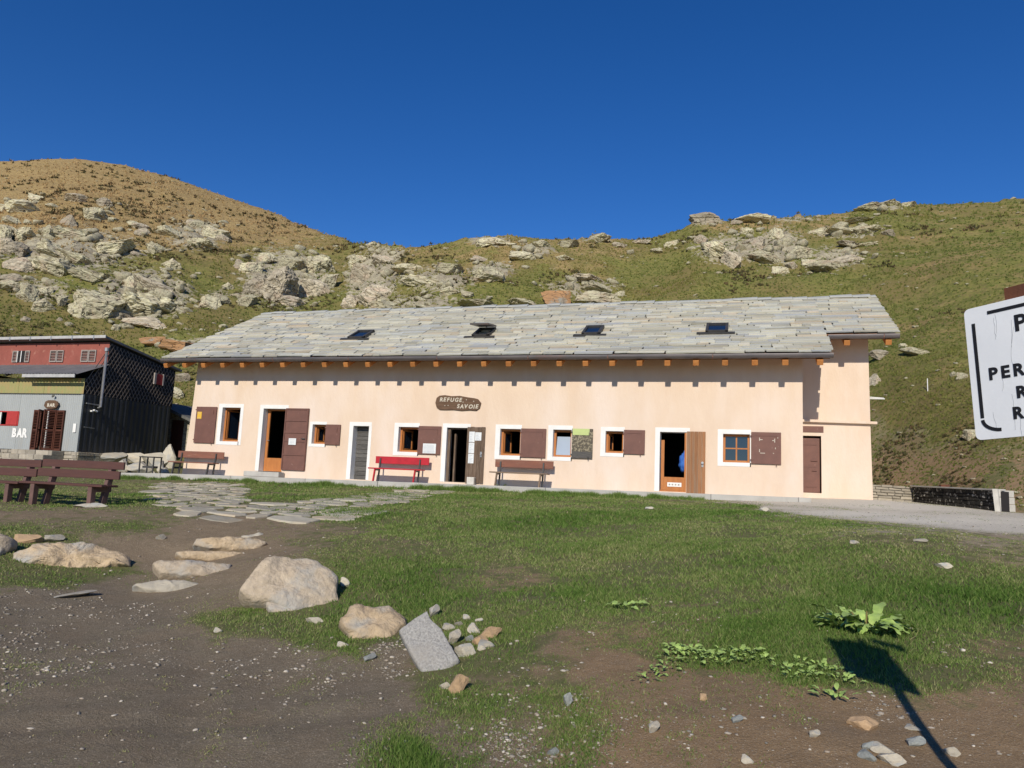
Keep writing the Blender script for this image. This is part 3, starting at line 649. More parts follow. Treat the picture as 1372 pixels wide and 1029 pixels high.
# skylights
def skylight(x0, x1, s0, s1, skew, opened):
    def P(x, s, h): y = .83+s*math.cos(ANG); return Vector((x, y, roofz(y)))+Vector((0, -math.sin(ANG), math.cos(ANG)))*h
    m = MB()
    def slab(xa, xb, sa, sb, ha, hb_, mi, lift=0.):
        L_ = lambda s: lift*(sb-s)/(sb-sa)
        pts = [P(xa, sa, ha+L_(sa)), P(xb, sa, ha+L_(sa)), P(xb, sb, ha), P(xa, sb, ha), P(xa, sa, hb_+L_(sa)), P(xb, sa, hb_+L_(sa)), P(xb, sb, hb_), P(xa, sb, hb_)]
        m.add(pts, [(0, 3, 2, 1), (4, 5, 6, 7), (0, 1, 5, 4), (1, 2, 6, 5), (2, 3, 7, 6), (3, 0, 4, 7)], mi)
    slab(x0-.28, x1+.22, s0-.10, s0+.03, .02, .11, 0)
    fr = .09
    slab(x0, x0+fr, s0, s1, .02, .17, 0); slab(x1-fr, x1, s0, s1, .02, .17, 0); slab(x0, x1, s0, s0+fr, .02, .165, 0); slab(x0, x1, s1-fr, s1, .02, .18, 0)
    if opened: slab(x0-.02, x1+.02, s0+.02, s1, .19, .25, 2, .34); slab(x0+.06, x1-.06, s0+.08, s1-.06, .25, .262, 1, .31)
    else: slab(x0+fr, x1-fr, s0+fr, s1-fr, .10, .13, 1)
    return m.build('skylight', ['dark_metal', 'glass', 'gutter'], roofo)
for x0, x1, op in ((-14.55, -13.85, 0), (-9.5, -8.85, 1), (-5.45, -4.8, 0), (-1.28, -.56, 0)): skylight(x0, x1, .05, .98, 0, op)

# gutters
def gutter(x0, x1, y, z, name='gutter'):
    m = MB(); n = 10
    pr = [(y-.085+.085*math.cos(a), z+.085*math.sin(a)*1.0) for a in [math.pi+math.pi*i/n for i in range(n+1)]]
    pr = [(y-.215, z+.02)]+[(y-.11-.105*math.cos(math.pi*i/n), z-.115*math.sin(math.pi*i/n)) for i in range(n+1)]+[(y-.005, z+.06)]
    pts = [(x0, a, b) for a, b in pr]+[(x1, a, b) for a, b in pr]; k = len(pr)
    m.add(pts, [(i, i+1, k+i+1, k+i) for i in range(k-1)]); m.add([(x0, a, b) for a, b in pr], [tuple(range(k))]); m.add([(x1, a, b) for a, b in pr], [tuple(range(k))])
    m.box(x0+.02, x1-.02, y+.0, y+.018, z-.06, z+.05)     # fascia behind
    x = x0+.4
    g = m.build(name, 'gutter', house)
    x = x0+1.6
    while x < x1-.3:
        b = MB().tube([(x, y-.218, z+.01), (x, y-.20, z-.07), (x, y-.11, z-.12), (x, y-.03, z-.08)], .014, 6); x += rng.uniform(2.6, 3.4)
        b.build('gutter_joint', 'copper', g)
    return g
gutter(-21.42, 2.44, -.90, 4.175); gutter(2.46, 4.50, .84, roofz(.84)-.085)
# rafters
rm = MB(); LR = 1.15/math.cos(ANG)
rm.add([(-.07, 0, -.07), (.07, 0, -.07), (.07, LR, -.07), (-.07, LR, -.07), (-.07, 0, .07), (.07, 0, .07), (.07, LR, .07), (-.07, LR, .07)], [(0, 3, 2, 1), (4, 5, 6, 7), (0, 1, 5, 4), (1, 2, 6, 5), (2, 3, 7, 6), (3, 0, 4, 7)])
RM = rm.mesh('rafter', 'rafter_wood', .006)
for x in list(np.linspace(-21.25, 1.12, 27+0))+[2.08]:
    put(RM, 'rafter', (x, -.99, roofz(-.99)-.275), (ANG, 0, 0), (1.25, 1, 1.15), house)
for x in (3.02, 4.2): put(RM, 'rafter', (x, .76, roofz(.76)-.275), (ANG, 0, 0), (1.25, 1, 1.15), house)
pm_ = MB()                                               # purlins carrying the verge
for y in (.0, 2.4): pm_.box(1.67, 2.2, y+.02 if y else .05, y+.2, roofz(y)-.42, roofz(y)-.2) if y == 0 else None
pm_.build('purlin', 'rafter_wood', house)
pm_ = MB(); pm_.box(3.70, 4.32, YB+.05, YB+.22, roofz(YB)-.45, roofz(YB)-.22); pm_.build('purlin', 'rafter_wood', house)
pm_ = MB(); pm_.box(-21.25, -20.5, .05, .22, roofz(0)-.45, roofz(0)-.2); pm_.build('purlin', 'rafter_wood', house)

# ---- openings
def rel(e): return None
def surround(par, o, w=(.17, .14, .13), right=True, sill=True):
    x0, x1, z0, z1 = o; m = MB(); L_, T_, B_ = w; y0, y1 = -.012, .01
    m.box(x0-L_, x0, y0, y1, z0-(B_ if sill else 0), z1+T_)
    m.box(x0, x1+(.03 if right else 0), y0, y1, z1, z1+T_)
    if right: m.box(x1, x1+.03, y0, y1, z0-(B_ if sill else 0), z1)
    if right == 2: m.box(x1+.03, x1+.13, y0, y1, z0-(B_ if sill else 0), z1+T_)
    if sill: m.box(x0, x1+(.03 if right else 0), y0, y1, z0-B_, z0)
    return m.build('surround', 'white_paint', par)
def wframe(par, o, y=.17, fr=.07, mull=False, pane=True, casement_open=False, mat_='frame_wood', tiltpane=False):
    x0, x1, z0, z1 = o; m = MB()
    m.box(x0, x0+fr, y, y+.07, z0, z1); m.box(x1-fr, x1, y, y+.07, z0, z1); m.box(x0+fr, x1-fr, y+.002, y+.07, z1-fr, z1); m.box(x0+fr, x1-fr, y+.002, y+.07, z0, z0+fr)
    fo = m.build('frame', mat_, par, .004)
    if casement_open:                                    # sash swung inwards on the left
        a = R_(82); c = Vector((x0+fr, y+.075, 0)); d = Vector((math.cos(a), math.sin(a), 0)); wd_ = (x1-x0)-2*fr
        s = MB()
        for u0, u1, q0, q1 in ((0, .07, z0+fr, z1-fr), (wd_-.07, wd_, z0+fr, z1-fr), (.07, wd_-.07, z0+fr, z0+fr+.07), (.07, wd_-.07, z1-fr-.07, z1-fr)):
            p0, p1 = c+d*u0, c+d*u1; s.bar((p0.x, p0.y, (q0+q1)/2), (p1.x, p1.y, (q0+q1)/2), .045, q1-q0)
        so_ = s.build('sash', mat_, par)
        g = MB(); p0, p1 = c+d*.08, c+d*(wd_-.08); g.bar((p0.x, p0.y, (z0+z1)/2), (p1.x, p1.y, (z0+z1)/2), .006, z1-z0-2*fr-.15); g.build('pane', 'glass', par)
    if mull:
        m = MB(); xm, zm = (x0+x1)/2, (z0+z1)/2
        m.box(xm-.022, xm+.022, y+.008, y+.055, z0+fr, z1-fr); m.box(x0+fr, xm-.022, y+.012, y+.052, zm-.02, zm+.02); m.box(xm+.022, x1-fr, y+.012, y+.052, zm-.02, zm+.02); m.build('glazing_bar', mat_, par)
        for xa, xb in ((x0+fr, xm-.022), (xm+.022, x1-fr)):
            for za, zb in ((z0+fr, zm-.02), (zm+.02, z1-fr)): MB().box(xa-.002, xb+.002, y+.03, y+.036, za-.002, zb+.002).build('pane', 'glass', par)
    elif pane:
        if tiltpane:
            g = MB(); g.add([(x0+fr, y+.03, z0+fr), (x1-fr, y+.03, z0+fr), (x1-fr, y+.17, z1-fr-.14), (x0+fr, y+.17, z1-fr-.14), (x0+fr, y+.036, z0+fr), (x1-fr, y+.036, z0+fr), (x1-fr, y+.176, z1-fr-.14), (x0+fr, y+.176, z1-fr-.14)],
                            [(0, 1, 2, 3), (7, 6, 5, 4), (0, 4, 5, 1), (2, 6, 7, 3), (0, 3, 7, 4), (1, 5, 6, 2)]); g.build('pane', 'pane_sky_blue', par)
        else: MB().box(x0+fr, x1-fr, y+.03, y+.036, z0+fr, z1-fr).build('pane', 'glass', par)
def shutter(par, x0, x1, z0, z1, mat_='shutter_brown', brace=True, chips=True):
    m = MB().box(x0, x1, -.065, -.025, z0, z1); s = m.build('shutter', mat_, par, .004)
    h = MB()
    if brace: h.box(x0+.14*(x1-x0), x0+.86*(x1-x0), -.078, -.064, z1-.115, z1-.095)
    h.box(x1-.13, x1-.115, -.085, -.064, z1-.28, z1-.12); h.box(x1-.15, x1-.12, -.08, -.064, z0-.05, z0+.06)
    for z in (z0+.12, z1-.12): h.box(x0-.03, x0+.10, -.074, -.012, z-.02, z+.02)
    h.build('shutter_iron', mat_ if mat_ == 'shutter_brown' else 'dark_metal', par)
    return s
def part_empty(name, x, z): 
    e = bpy.data.objects.new(name, None); col.objects.link(e); e.empty_display_size = .1; e.parent = house; e.location = Vector((x, 0, z))-wloc(house); return e
def win(k, sh, **kw):
    o = OPEN[k]; e = part_empty('window', (o[0]+o[1])/2, o[2]); surround(e, o, kw.pop('w', (.17, .14, .13)), kw.pop('right', True)); smat = kw.pop('smat', 'shutter_brown'); br = kw.pop('brace', True)
    wframe(e, o, **kw); shutter(e, *sh, mat_=smat, brace=br); return e
win('w1', (-20.40, -19.47, 1.07, 2.47), casement_open=True, pane=False, right=2, brace=False)
win('w2', (-14.66, -14.06, 1.15, 1.885), casement_open=True, pane=False, w=(.12, .10, .11), brace=False)
win('w3', (-10.97, -10.12, .92, 1.90), casement_open=True, pane=False)
win('w4', (-7.22, -6.35, .93, 1.89), casement_open=True, pane=False)
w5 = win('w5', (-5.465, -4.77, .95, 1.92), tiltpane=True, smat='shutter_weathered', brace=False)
MB().box(-5.44, -4.88, -.075, -.062, 1.71, 1.92).build('repair_board', 'board_lime', w5)
MB().box(-5.45, -4.78, -.08, -.062, .955, 1.17).build('repair_board', 'plank_grey', w5)
win('w6', (-3.755, -3.08, 1.14, 1.915), casement_open=True, pane=False, w=(.16, .13, .12))
win('w7', (.17, 1.035, .96, 1.93), mull=True, w=(.16, .14, .12))
# chips of bare paint on the last shutter
m = MB()
for x, z, w, h in ((.40, 1.66, .02, .10), (.42, 1.69, .08, .02), (.40, 1.32, .02, .09), (.43, 1.28, .14, .018), (.84, 1.62, .02, .12), (.78, 1.67, .05, .02), (.86, 1.42, .02, .05), (.80, 1.28, .03, .02), (.93, 1.75, .02, .03)): m.box(x, x+w, -.0675, -.064, z, z+h)
m.build('bare_patch', 'letter_cream', house)

def door_surround(par, o, right=True, w=.16, t=.14):
    x0, x1, z0, z1 = o; m = MB(); m.box(x0-w, x0, -.012, .01, z0, z1+t); m.box(x0, x1+(.1 if right else .0), -.012, .01, z1, z1+t)
    if right == 2: m.box(x1, x1+.11, -.012, .01, z0, z1); 
    m.build('surround', 'white_paint', par)
# first door: inner wooden glazed door ajar, brown iron-ribbed leaf folded to the wall
o = OPEN['d1']; e = part_empty('door', -16.9, .1); door_surround(e, o)
m = MB(); y = .26
m.box(o[0]+.02, o[0]+.13, y, y+.06, o[2], o[3]-.06); m.box(o[0]+.13, o[1], y, y+.06, o[2], o[2]+.5); m.box(o[0]+.0, o[1], y+.004, y+.056, o[3]-.06, o[3]); m.build('frame', 'frame_wood', e, .004)
MB().box(o[0]+.52, o[0]+.58, y+.9, y+.94, o[2]+.7, o[2]+1.7).build('inner_post', 'shed_shutter', e)
MB().tube([(o[0]+.10, y-.06, 1.25), (o[0]+.22, y-.06, 1.25)], .012, 8).build('handle', 'steel', e)
m = MB().box(-16.40, -15.41, -.06, -.025, .17, 2.46)
leaf = m.build('leaf', 'shutter_brown', e, .004)
m = MB(); z_ = [.20, .74, 1.24, 1.56, 2.0, 2.43]
for z in z_: m.box(-16.36, -15.45, -.085, -.058, z-.025, z+.025)
for x in (-16.375, -15.445): m.box(x-.02, x+.02, -.088, -.058, .2, 2.43)
m.build('rib', 'shutter_brown', e); MB().box(-15.62, -15.46, -.11, -.08, 1.32, 1.35).build('handle', 'dark_metal', e)
m = MB(); m.box(o[0]-.02, o[1]+.02, -.0, .3, -.05, .098); m.build('threshold', 'concrete', e)
# second door: grey weathered boards set back
o = OPEN['d2']; e = part_empty('door', -13.2, 0); door_surround(e, o, 2); z = o[2]
while z < o[3]-.02:
    h = min(rng.uniform(.13, .18), o[3]-z); MB().box(o[0]+.004, o[1]-.004, .30+rng.uniform(-.008, .008), .34, z, z+h-.012).build('board', 'plank_grey', e); z += h
# third door: dark entrance, weathered plank leaf against the wall
o = OPEN['d3']; e = part_empty('door', -9.5, 0); door_surround(e, o)
m = MB(); m.box(o[0]+.01, o[0]+.10, .10, .2, o[2], o[3]); m.box(o[0]+.10, o[1], .10, .2, o[3]-.05, o[3]); m.box(o[0]+.16, o[0]+.22, .34, .46, o[2], o[3]-.18); m.build('frame', 'plank_dark', e)
x = -9.14
for w in (.13, .12, .14, .13, .13): MB().box(x, x+w-.008, -.07, -.03, .0, 1.90+rng.uniform(-.01, .01)).build('plank', 'plank_dark', e); x += w
m = MB(); m.box(-9.12, -8.5, -.032, -.018, .2, .32); m.box(-9.12, -8.5, -.032, -.018, 1.5, 1.62); m.build('cleat', 'plank_dark', e)
m = MB(); m.box(-8.63, -8.57, -.09, -.069, .88, 1.06); m.tube([(-8.60, -.12, .97), (-8.60, -.09, .97)], .03, 10); m.build('lock', 'steel', e)
# fourth door: orange half-glazed door, natural plank leaf
o = OPEN['d5']; e = part_empty('door', -2.2, 0); door_surround(e, o, w=.15)
m = MB(); y = .16
m.box(o[0]+.03, o[0]+.13, y, y+.06, o[2]+.05, o[3]-.25); m.box(o[0]+.13, o[1]-.02, y, y+.06, o[2]+.05, o[2]+.46); m.box(o[1]-.06, o[1], .02, .12, o[2], o[3]); m.box(o[0], o[1], y+.01, y+.07, o[2], o[2]+.05); m.build('frame', 'frame_wood', e, .004)
m = MB().box(o[0]+.24, o[0]+.68, y-.012, y+.0, .16, .29); m.build('vent_plate', 'white_paint', e)
m = MB()
for i in range(4): m.box(o[0]+.28+i*.095, o[0]+.335+i*.095, y-.016, y-.011, .20, .25)
m.build('vent_hole', 'shed_shutter', e)
x = -1.765
for w in (.115, .12, .115, .12, .105): MB().box(x, x+w-.006, -.07, -.03, -.02, 1.905).build('plank', 'plank_natural', e); x += w
m = MB(); m.tube([(-1.28, -.13, .93), (-1.28, -.07, .93)], .04, 12); m.box(-1.31, -1.25, -.08, -.069, .80, .90); m.build('lock', 'steel', e)
# recessed side door with lintel and ledge
e = bpy.data.objects.new('door', None); col.objects.link(e); e.parent = house; e.location = Vector((2, YB, .16))-wloc(house)
MB().box(1.67, 2.29, YB+.13, YB+.18, .17, 1.93).build('leaf', 'shutter_brown', e, .004)
m = MB(); m.box(1.70, 2.2, YB+.115, YB+.131, 1.70, 1.725); m.box(1.70, 2.2, YB+.115, YB+.131, .34, .36); m.box(1.70, 2.2, YB+.12, YB+.131, .98, 1.0); m.box(2.02, 2.22, YB+.095, YB+.131, 1.18, 1.205); m.box(2.05, 2.2, YB+.095, YB+.131, .86, .88); m.build('rib', 'shutter_brown', e)
MB().box(1.70, 2.40, YB-.02, YB+.03, 2.10, 2.30).build('lintel', 'shutter_brown', e)
m = MB(); m.bar((1.70, YB-.07, 2.47), (3.97, YB-.07, 2.43), .12, .085); m.build('ledge', 'plaster', house, .01)
m = MB(); m.bar((3.7, YB+.6, 3.35), (4.25, YB+.4, 3.28), .03, .03); m.bar((3.7, YB+.6, 3.29), (4.28, YB+.4, 3.26), .03, .03); m.build('wall_bracket', 'white_paint', house)

# ================================================================== TERRACE, NAME BOARD, NOTICES
m = MB(); N_ = 34
xs = np.linspace(-23.4, 1.9, N_)
def tzz(x): return np.interp(x, [-23.4, -19.8, -14, -9, -4.4, 0, 2], [-.22, -.13, -.10, -.06, -.04, -.01, .0])
x = -23.4
terr = empty('terrace', (-10, -.6, -.1)); tag(terr, 'pale concrete terrace ledge along the foot of the house', None, None, 'structure')
while x < 1.75:
    w = rng.uniform(2.2, 3.2); w = min(w, 1.8-x); a, b = float(tzz(x)), float(tzz(x+w)); y0 = -1.22+rng.uniform(-.012, .012)
    xb = x+w-.008
    MB().add([(x, y0, a), (xb, y0, b), (xb, .02, b), (x, .02, a), (x, y0-.02, a-.6), (xb, y0-.02, b-.6), (xb, .02, b-.6), (x, .02, a-.6)], [(3, 2, 1, 0), (4, 5, 6, 7), (0, 1, 5, 4), (1, 2, 6, 5), (2, 3, 7, 6), (3, 0, 4, 7)]).build('slab', 'concrete', terr, .012)
    x += w
st = MB().box(-17.75, -16.25, -.42, -.03, -.115, .075).build('door_step', 'concrete', None, .02)
tag(st, 'rough grey stone step below the tall ribbed brown door', 'step')
# board over the middle door
bl = empty('name_board', (-9.55, -.03, 2.72), 'brown wooden board with hand-cut cream lettering over the entrance', 'sign')
pts = [(-10.40, 2.72), (-10.36, 2.90), (-10.25, 2.98), (-10.05, 3.0), (-9.8, 2.965), (-9.5, 2.98), (-9.2, 2.93), (-8.95, 2.90), (-8.82, 2.87), (-8.70, 2.74), (-8.74, 2.56), (-8.86, 2.47), (-9.1, 2.485), (-9.4, 2.46), (-9.7, 2.49), (-10.0, 2.48), (-10.22, 2.485), (-10.34, 2.56)]
MB().prism(pts, -.055, -.015).build('board', 'board_wood', bl, .008)
def letters(body, size, x, z, y, par, mt, sh_=.18, bold=.006, sp=1.0, nm='letter'):
    for ch in body:
        if ch == ' ': x += size*.35; continue
        me = textmesh(ch, size, mt, bold, sh_, .004, 1.)
        o = put(me, nm, (x, y, z+rng.uniform(-.008, .008)), (R_(90), 0, 0), (1, 1, 1), par)
        bb = [v.co.x for v in me.vertices]; x += (max(bb)+size*.09)*sp
letters('REFUGE', .19, -10.24, 2.775, -.057, bl, 'letter_cream', sp=.97)
letters('SAVOIE', .19, -9.58, 2.545, -.057, bl, 'letter_cream', sp=.97)
m = MB(); 
for x, z in ((-10.03, 2.63), (-9.91, 2.635), (-9.24, 2.84), (-8.97, 2.79), (-9.36, 2.76)): MB().box(x-.014, x+.014, -.062, -.054, z-.014, z+.014).build('nail', 'letter_cream', bl)
def notice(x0, x1, z0, z1, y, label, n=6, group=None, band=None, mt='paper'):
    e = empty('paper_notice', ((x0+x1)/2, y, z0), label, 'notice', group)
    MB().box(x0, x1, y-.004, y, z0, z1).build('sheet', mt, e)
    for i in range(n):
        z = z1-.05-(z1-z0-.08)*i/max(n-1, 1)
        xx = x0+.03; xe = x1-.03-rng.random()*.08
        if xe > xx: MB().box(xx, xe, y-.006, y-.0035, z-.008, z+.004).build('text_line', 'paper_ink', e)
notice(-9.06, -8.86, 1.38, 1.74, -.072, 'upper left sheet of the column of papers on the open entrance leaf', 6)
notice(-9.06, -8.86, 1.00, 1.36, -.072, 'middle sheet of the column of papers on the open entrance leaf', 6)
notice(-9.06, -8.86, .66, .98, -.072, 'lowest sheet of the column of papers on the open entrance leaf', 6)
notice(-8.845, -8.62, 1.44, 1.72, -.072, 'paper pinned right of the others on the open entrance leaf', 5)
notice(-10.76, -10.27, .95, 1.29, -.072, 'wide paper pinned on the brown shutter behind the red bench', 7)
notice(-16.15, -15.84, 1.10, 1.34, -.090, 'small white paper on the ribbed brown door leaf', 4)
notice(-20.33, -20.13, 2.0, 2.27, -.070, 'small yellow and white paper on the brown shutter at the end wall', 2, mt='yellow_paper')
# block by the entrance, blue sack in the half-glazed door
tag(MB().add([(-8.98, -.32, -.06), (-8.73, -.32, -.06), (-8.73, -.14, -.06), (-8.98, -.14, -.06), (-8.985, -.325, .19), (-8.725, -.325, .19), (-8.73, -.14, .19), (-8.98, -.14, .19)], [(3, 2, 1, 0), (4, 5, 6, 7), (0, 1, 5, 4), (1, 2, 6, 5), (2, 3, 7, 6), (3, 0, 4, 7)]).build('concrete_block', 'block_white', None, .012), 'small whitish concrete block at the foot of the entrance leaf', 'block')
def blob(name, mt, c, s, seed, sub=3, amp=.18, fr=1.6, parent=None, rot=(0, 0, 0), planes=0):
    bm = bmesh.new(); bmesh.ops.create_icosphere(bm, subdivisions=sub, radius=1); v = np.array([p.co for p in bm.verts])
    r = np.random.default_rng(seed)
    for _ in range(planes):
        n = r.normal(size=3); n /= np.linalg.norm(n); d = r.uniform(.55, .85); k = v @ n; v = v-np.outer(np.maximum(k-d, 0), n)
    v = v*(1+amp*fb3(v[:, 0]*fr+seed, v[:, 1]*fr, v[:, 2]*fr, 3, seed))[:, None]*np.array(s)
    for p, q in zip(bm.verts, v): p.co = q
    me = bpy.data.meshes.new(name); bm.to_mesh(me); bm.free(); me.materials.append(MATS[mt]); me.polygons.foreach_set('use_smooth', [True]*len(me.polygons))
    return put(me, name, c, rot, (1, 1, 1), parent) if c is not None else me
tag(blob('sack', 'sack_blue', (-1.88, .46, .95), (.15, .10, .30), 5, amp=.34, fr=3.2), 'bright blue sack hanging inside the half-glazed orange door', 'sack')

# ================================================================== BENCHES
def bar_part(par, name, mt, a, b, w, h, upv=(0, 0, 1), bev=.006): return MB().bar(a, b, w, h, upv).build(name, mt, par, bev)
def wall_bench(x0, x1, zg, label, seat_m, back_m, leg_m, rear_m, name='wall_bench', under=True):
    y = -.55; e = empty(name, ((x0+x1)/2, y, zg), label, 'bench', 'benches along the house wall')
    bar_part(e, 'backrest', back_m, (x0+.02, y+.26, zg+.74), (x1+.02, y+.26, zg+.74), .045, .25)
    bar_part(e, 'seat', seat_m, (x0-.02, y-.06, zg+.435), (x1-.05, y-.06, zg+.435), .34, .042)
    for x in (x0+.22, x1-.30):
        bar_part(e, 'leg', leg_m, (x-.03, y-.19, zg-.02), (x+.01, y-.17, zg+.414), .07, .05, (1, 0, 0))
        bar_part(e, 'leg', rear_m, (x, y+.12, zg-.02), (x, y+.232, zg+.80), .06, .05, (1, 0, 0))
        bar_part(e, 'seat_support', rear_m, (x, y-.19, zg+.385), (x, y+.15, zg+.385), .05, .05)
    return e
wall_bench(-12.45, -10.42, float(tzz(-11.4)), 'bright red painted bench against the house wall', 'red_paint', 'red_paint', 'red_paint', 'dark_metal')
wall_bench(-8.02, -6.02, float(tzz(-7)), 'weathered brown wooden bench below two shuttered windows', 'bench_worn', 'bench_faded', 'bench_worn', 'dark_metal')
wall_bench(-20.85, -18.78, float(tzz(-20)), 'faded red-brown bench at the end corner of the house', 'bench_faded', 'bench_faded', 'dark_metal', 'dark_metal')
def park_bench(x0, x1, y, label):
    g = lambda a, b: gz(a, b)
    zc = g((x0+x1)/2, y); e = empty('park_bench', ((x0+x1)/2, y, zc), label, 'bench', 'plank benches on the trodden slope')
    bar_part(e, 'backrest_plank', 'bench_brown', (x0, y+.435, zc+.86), (x1, y+.41, zc+.86), .045, .155)
    bar_part(e, 'backrest_plank', 'bench_brown', (x0-.02, y+.365, zc+.665), (x1-.02, y+.34, zc+.665), .045, .165)
    for k in range(3): bar_part(e, 'seat_plank', 'bench_brown', (x0-.05, y+.02+.145*k, zc+.45), (x1-.05, y-.0+.145*k, zc+.45), .125, .045)
    for x in (x0+.32, x1-.36):
        bar_part(e, 'leg', 'bench_leg', (x, y+.02, g(x, y)-.12), (x, y+.02, zc+.426), .12, .10, (1, 0, 0))
        bar_part(e, 'leg', 'bench_leg', (x, y+.27, g(x, y+.27)-.12), (x, y+.50, zc+.90), .13, .085, (1, 0, 0))
        bar_part(e, 'seat_bearer', 'bench_leg', (x, y+.07, zc+.375), (x, y+.46, zc+.375), .10, .10)
    return e
P0, P1 = hit([49, 117], [676, 681])
yb_ = (P0[1]+P1[1])/2; X0_, X1_ = aty(57, 622, yb_+.42)[0], aty(167, 629, yb_+.42)[0]
park_bench(X0_, X1_, yb_, 'dark red-brown plank bench standing near the paved path')
park_bench(X0_-.12-(X1_-X0_), X0_-.12, yb_+.1, 'dark red-brown plank bench before the bar steps, cut off by its neighbour')

# ================================================================== BAR SHED
SX, SY = -27.66, 1.45; SL_, SB = -37.5, 6.75; Z0, Z1, Z2 = .60, 3.10, 3.80
shed = empty('bar_shed', (-31, 4, .3), 'corrugated sheet bar hut with red upper storey and black side wall', 'shed')
def corrug(name, mt, p, u, w, z0, z1, par, per=.09, amp=.012, nrm=None, shear=0., open_=None):
    n = max(2, int(w/per*4)); u = Vector(u).normalized(); nv = Vector(nrm); v = []
    for i in range(n+1):
        s = w*i/n; q = Vector(p)+u*s+nv*(amp*math.sin(2*math.pi*s/per))
        v += [(q.x, q.y, z0), (q.x, q.y, z1+shear*s)]
    m = MB(); m.add(v, [(2*i, 2*i+2, 2*i+3, 2*i+1) for i in range(n)]); return m.build(name, mt, par)
nF = (0, -1, 0); nS = (1, 0, 0)
DX0, DX1, DZ1 = -30.25, -28.52, 2.37
WX0, WX1, WZ0, WZ1 = -33.3, -31.2, 1.66, 2.28
x = SL_
for a, b, z0, z1 in ((SL_, WX0, Z0, Z1), (WX0, WX1, Z0, WZ0), (WX0, WX1, WZ1, Z1), (WX1, DX0, Z0, Z1), (DX0, DX1, DZ1, Z1), (DX1, SX, Z0, Z1)):
    corrug('wall_sheet', 'sheet_blue', (a, SY, 0), (1, 0, 0), b-a, z0, z1, shed, .11, .008, nF)
for a, b in ((SL_, -34.6), (-34.6, -33.2), (-33.2, -31.4), (-31.4, -29.9), (-29.9, SX+.02)): corrug('band_sheet', 'sheet_green', (a, SY-.02, 0), (1, 0, 0), b-a-.01, Z1, Z2, shed, .2, .006, nF)
MB().box(SL_, SX+.01, SY-.04, SY-.012, Z1-.02, Z1+.015).build('rail', 'dark_metal', shed)
MB().box(SX-.09, SX+.012, SY-.03, SY+.05, Z0-.02, Z1-.02).build('corner_trim', 'sheet_blue', shed)
# black side wall and tarred upper side
y = SY
while y < SB-.05:
    w = min(.9, SB-y); corrug('side_sheet', 'sheet_black', (SX, y, 0), (0, 1, 0), w-.004, Z0, Z1+.02, shed, .3, .012, nS); y += w
UZ = 5.72                                                # eaves of the upper storey at the front
UY = 2.55; UB = SB+.1
m = MB(); m.add([(SX-.02, SY, Z1), (SX-.02, SY, Z2), (SX-.02, UY, 4.55), (SX-.02, UY, UZ-.1), (SX-.02, UB, 4.95), (SX-.02, UB, Z1)], [(0, 1, 2, 3, 4, 5)]); m.build('side_panel', 'tar_board', shed)
m = MB()                                                 # diamond lattice over the tarred side
def topz(y): return 3.8+(y-SY)*(4.55-3.8)/(UY-SY) if y < UY else UZ-.1-(y-UY)*(UZ-.1-4.95)/(UB-UY)
def clipseg(y0, z0, sg):
    pts = []
    for t in np.linspace(0, 3.2, 65):
        y = y0+t*.62; z = z0+sg*t
        if SY+.02 < y < UB and Z1+.04 < z < topz(y)-.04: pts.append((y, z))
        elif pts: break
    return pts
k = 0
for y0 in np.arange(SY-2.2, UB, .21):
    for sg, zz in ((1, Z1), (-1, 5.7)):
        p = []
        for t in np.linspace(0, 3.0, 91):
            y = y0+t*.62; z = zz+sg*t
            if SY+.02 < y < UB and Z1+.03 < z < topz(y)-.03: p.append((y, z))
        if len(p) > 2: m.bar((SX-.004+.004*(sg > 0), p[0][0], p[0][1]), (SX-.004+.004*(sg > 0), p[-1][0], p[-1][1]), .035, .012, (1, 0, 0))
lt = m.build('lattice', 'lattice', shed); lt['kind'] = 'stuff'
# lean-to roof
for a, b in ((SL_, -35.2), (-35.2, -33.3), (-33.3, -31.4), (-31.4, -29.5), (-29.5, SX+.07)):
    n = int((b-a)/.05); v = []
    for i in range(n+1):
        xx = a+(b-a)*i/n; dz = .02*math.sin(2*math.pi*xx/.18); v += [(xx, SY-.55, 3.92+dz), (xx, UY+.02, 4.60+dz)]
    m = MB(); m.add(v, [(2*i, 2*i+2, 2*i+3, 2*i+1) for i in range(n)]); m.build('roof_sheet', 'sheet_roof', shed)
MB().box(-30.6, SX+.02, SY-.60, SY-.56, 3.76, 3.90).build('fascia', 'roof_edge', shed)
m = MB()
for xx in np.arange(SL_+.3, SX, 1.1): m.bar((xx, SY-.5, 3.86), (xx, UY, 4.53), .06, .09)
m.build('rafters', 'dark_metal', shed)['kind'] = 'stuff'
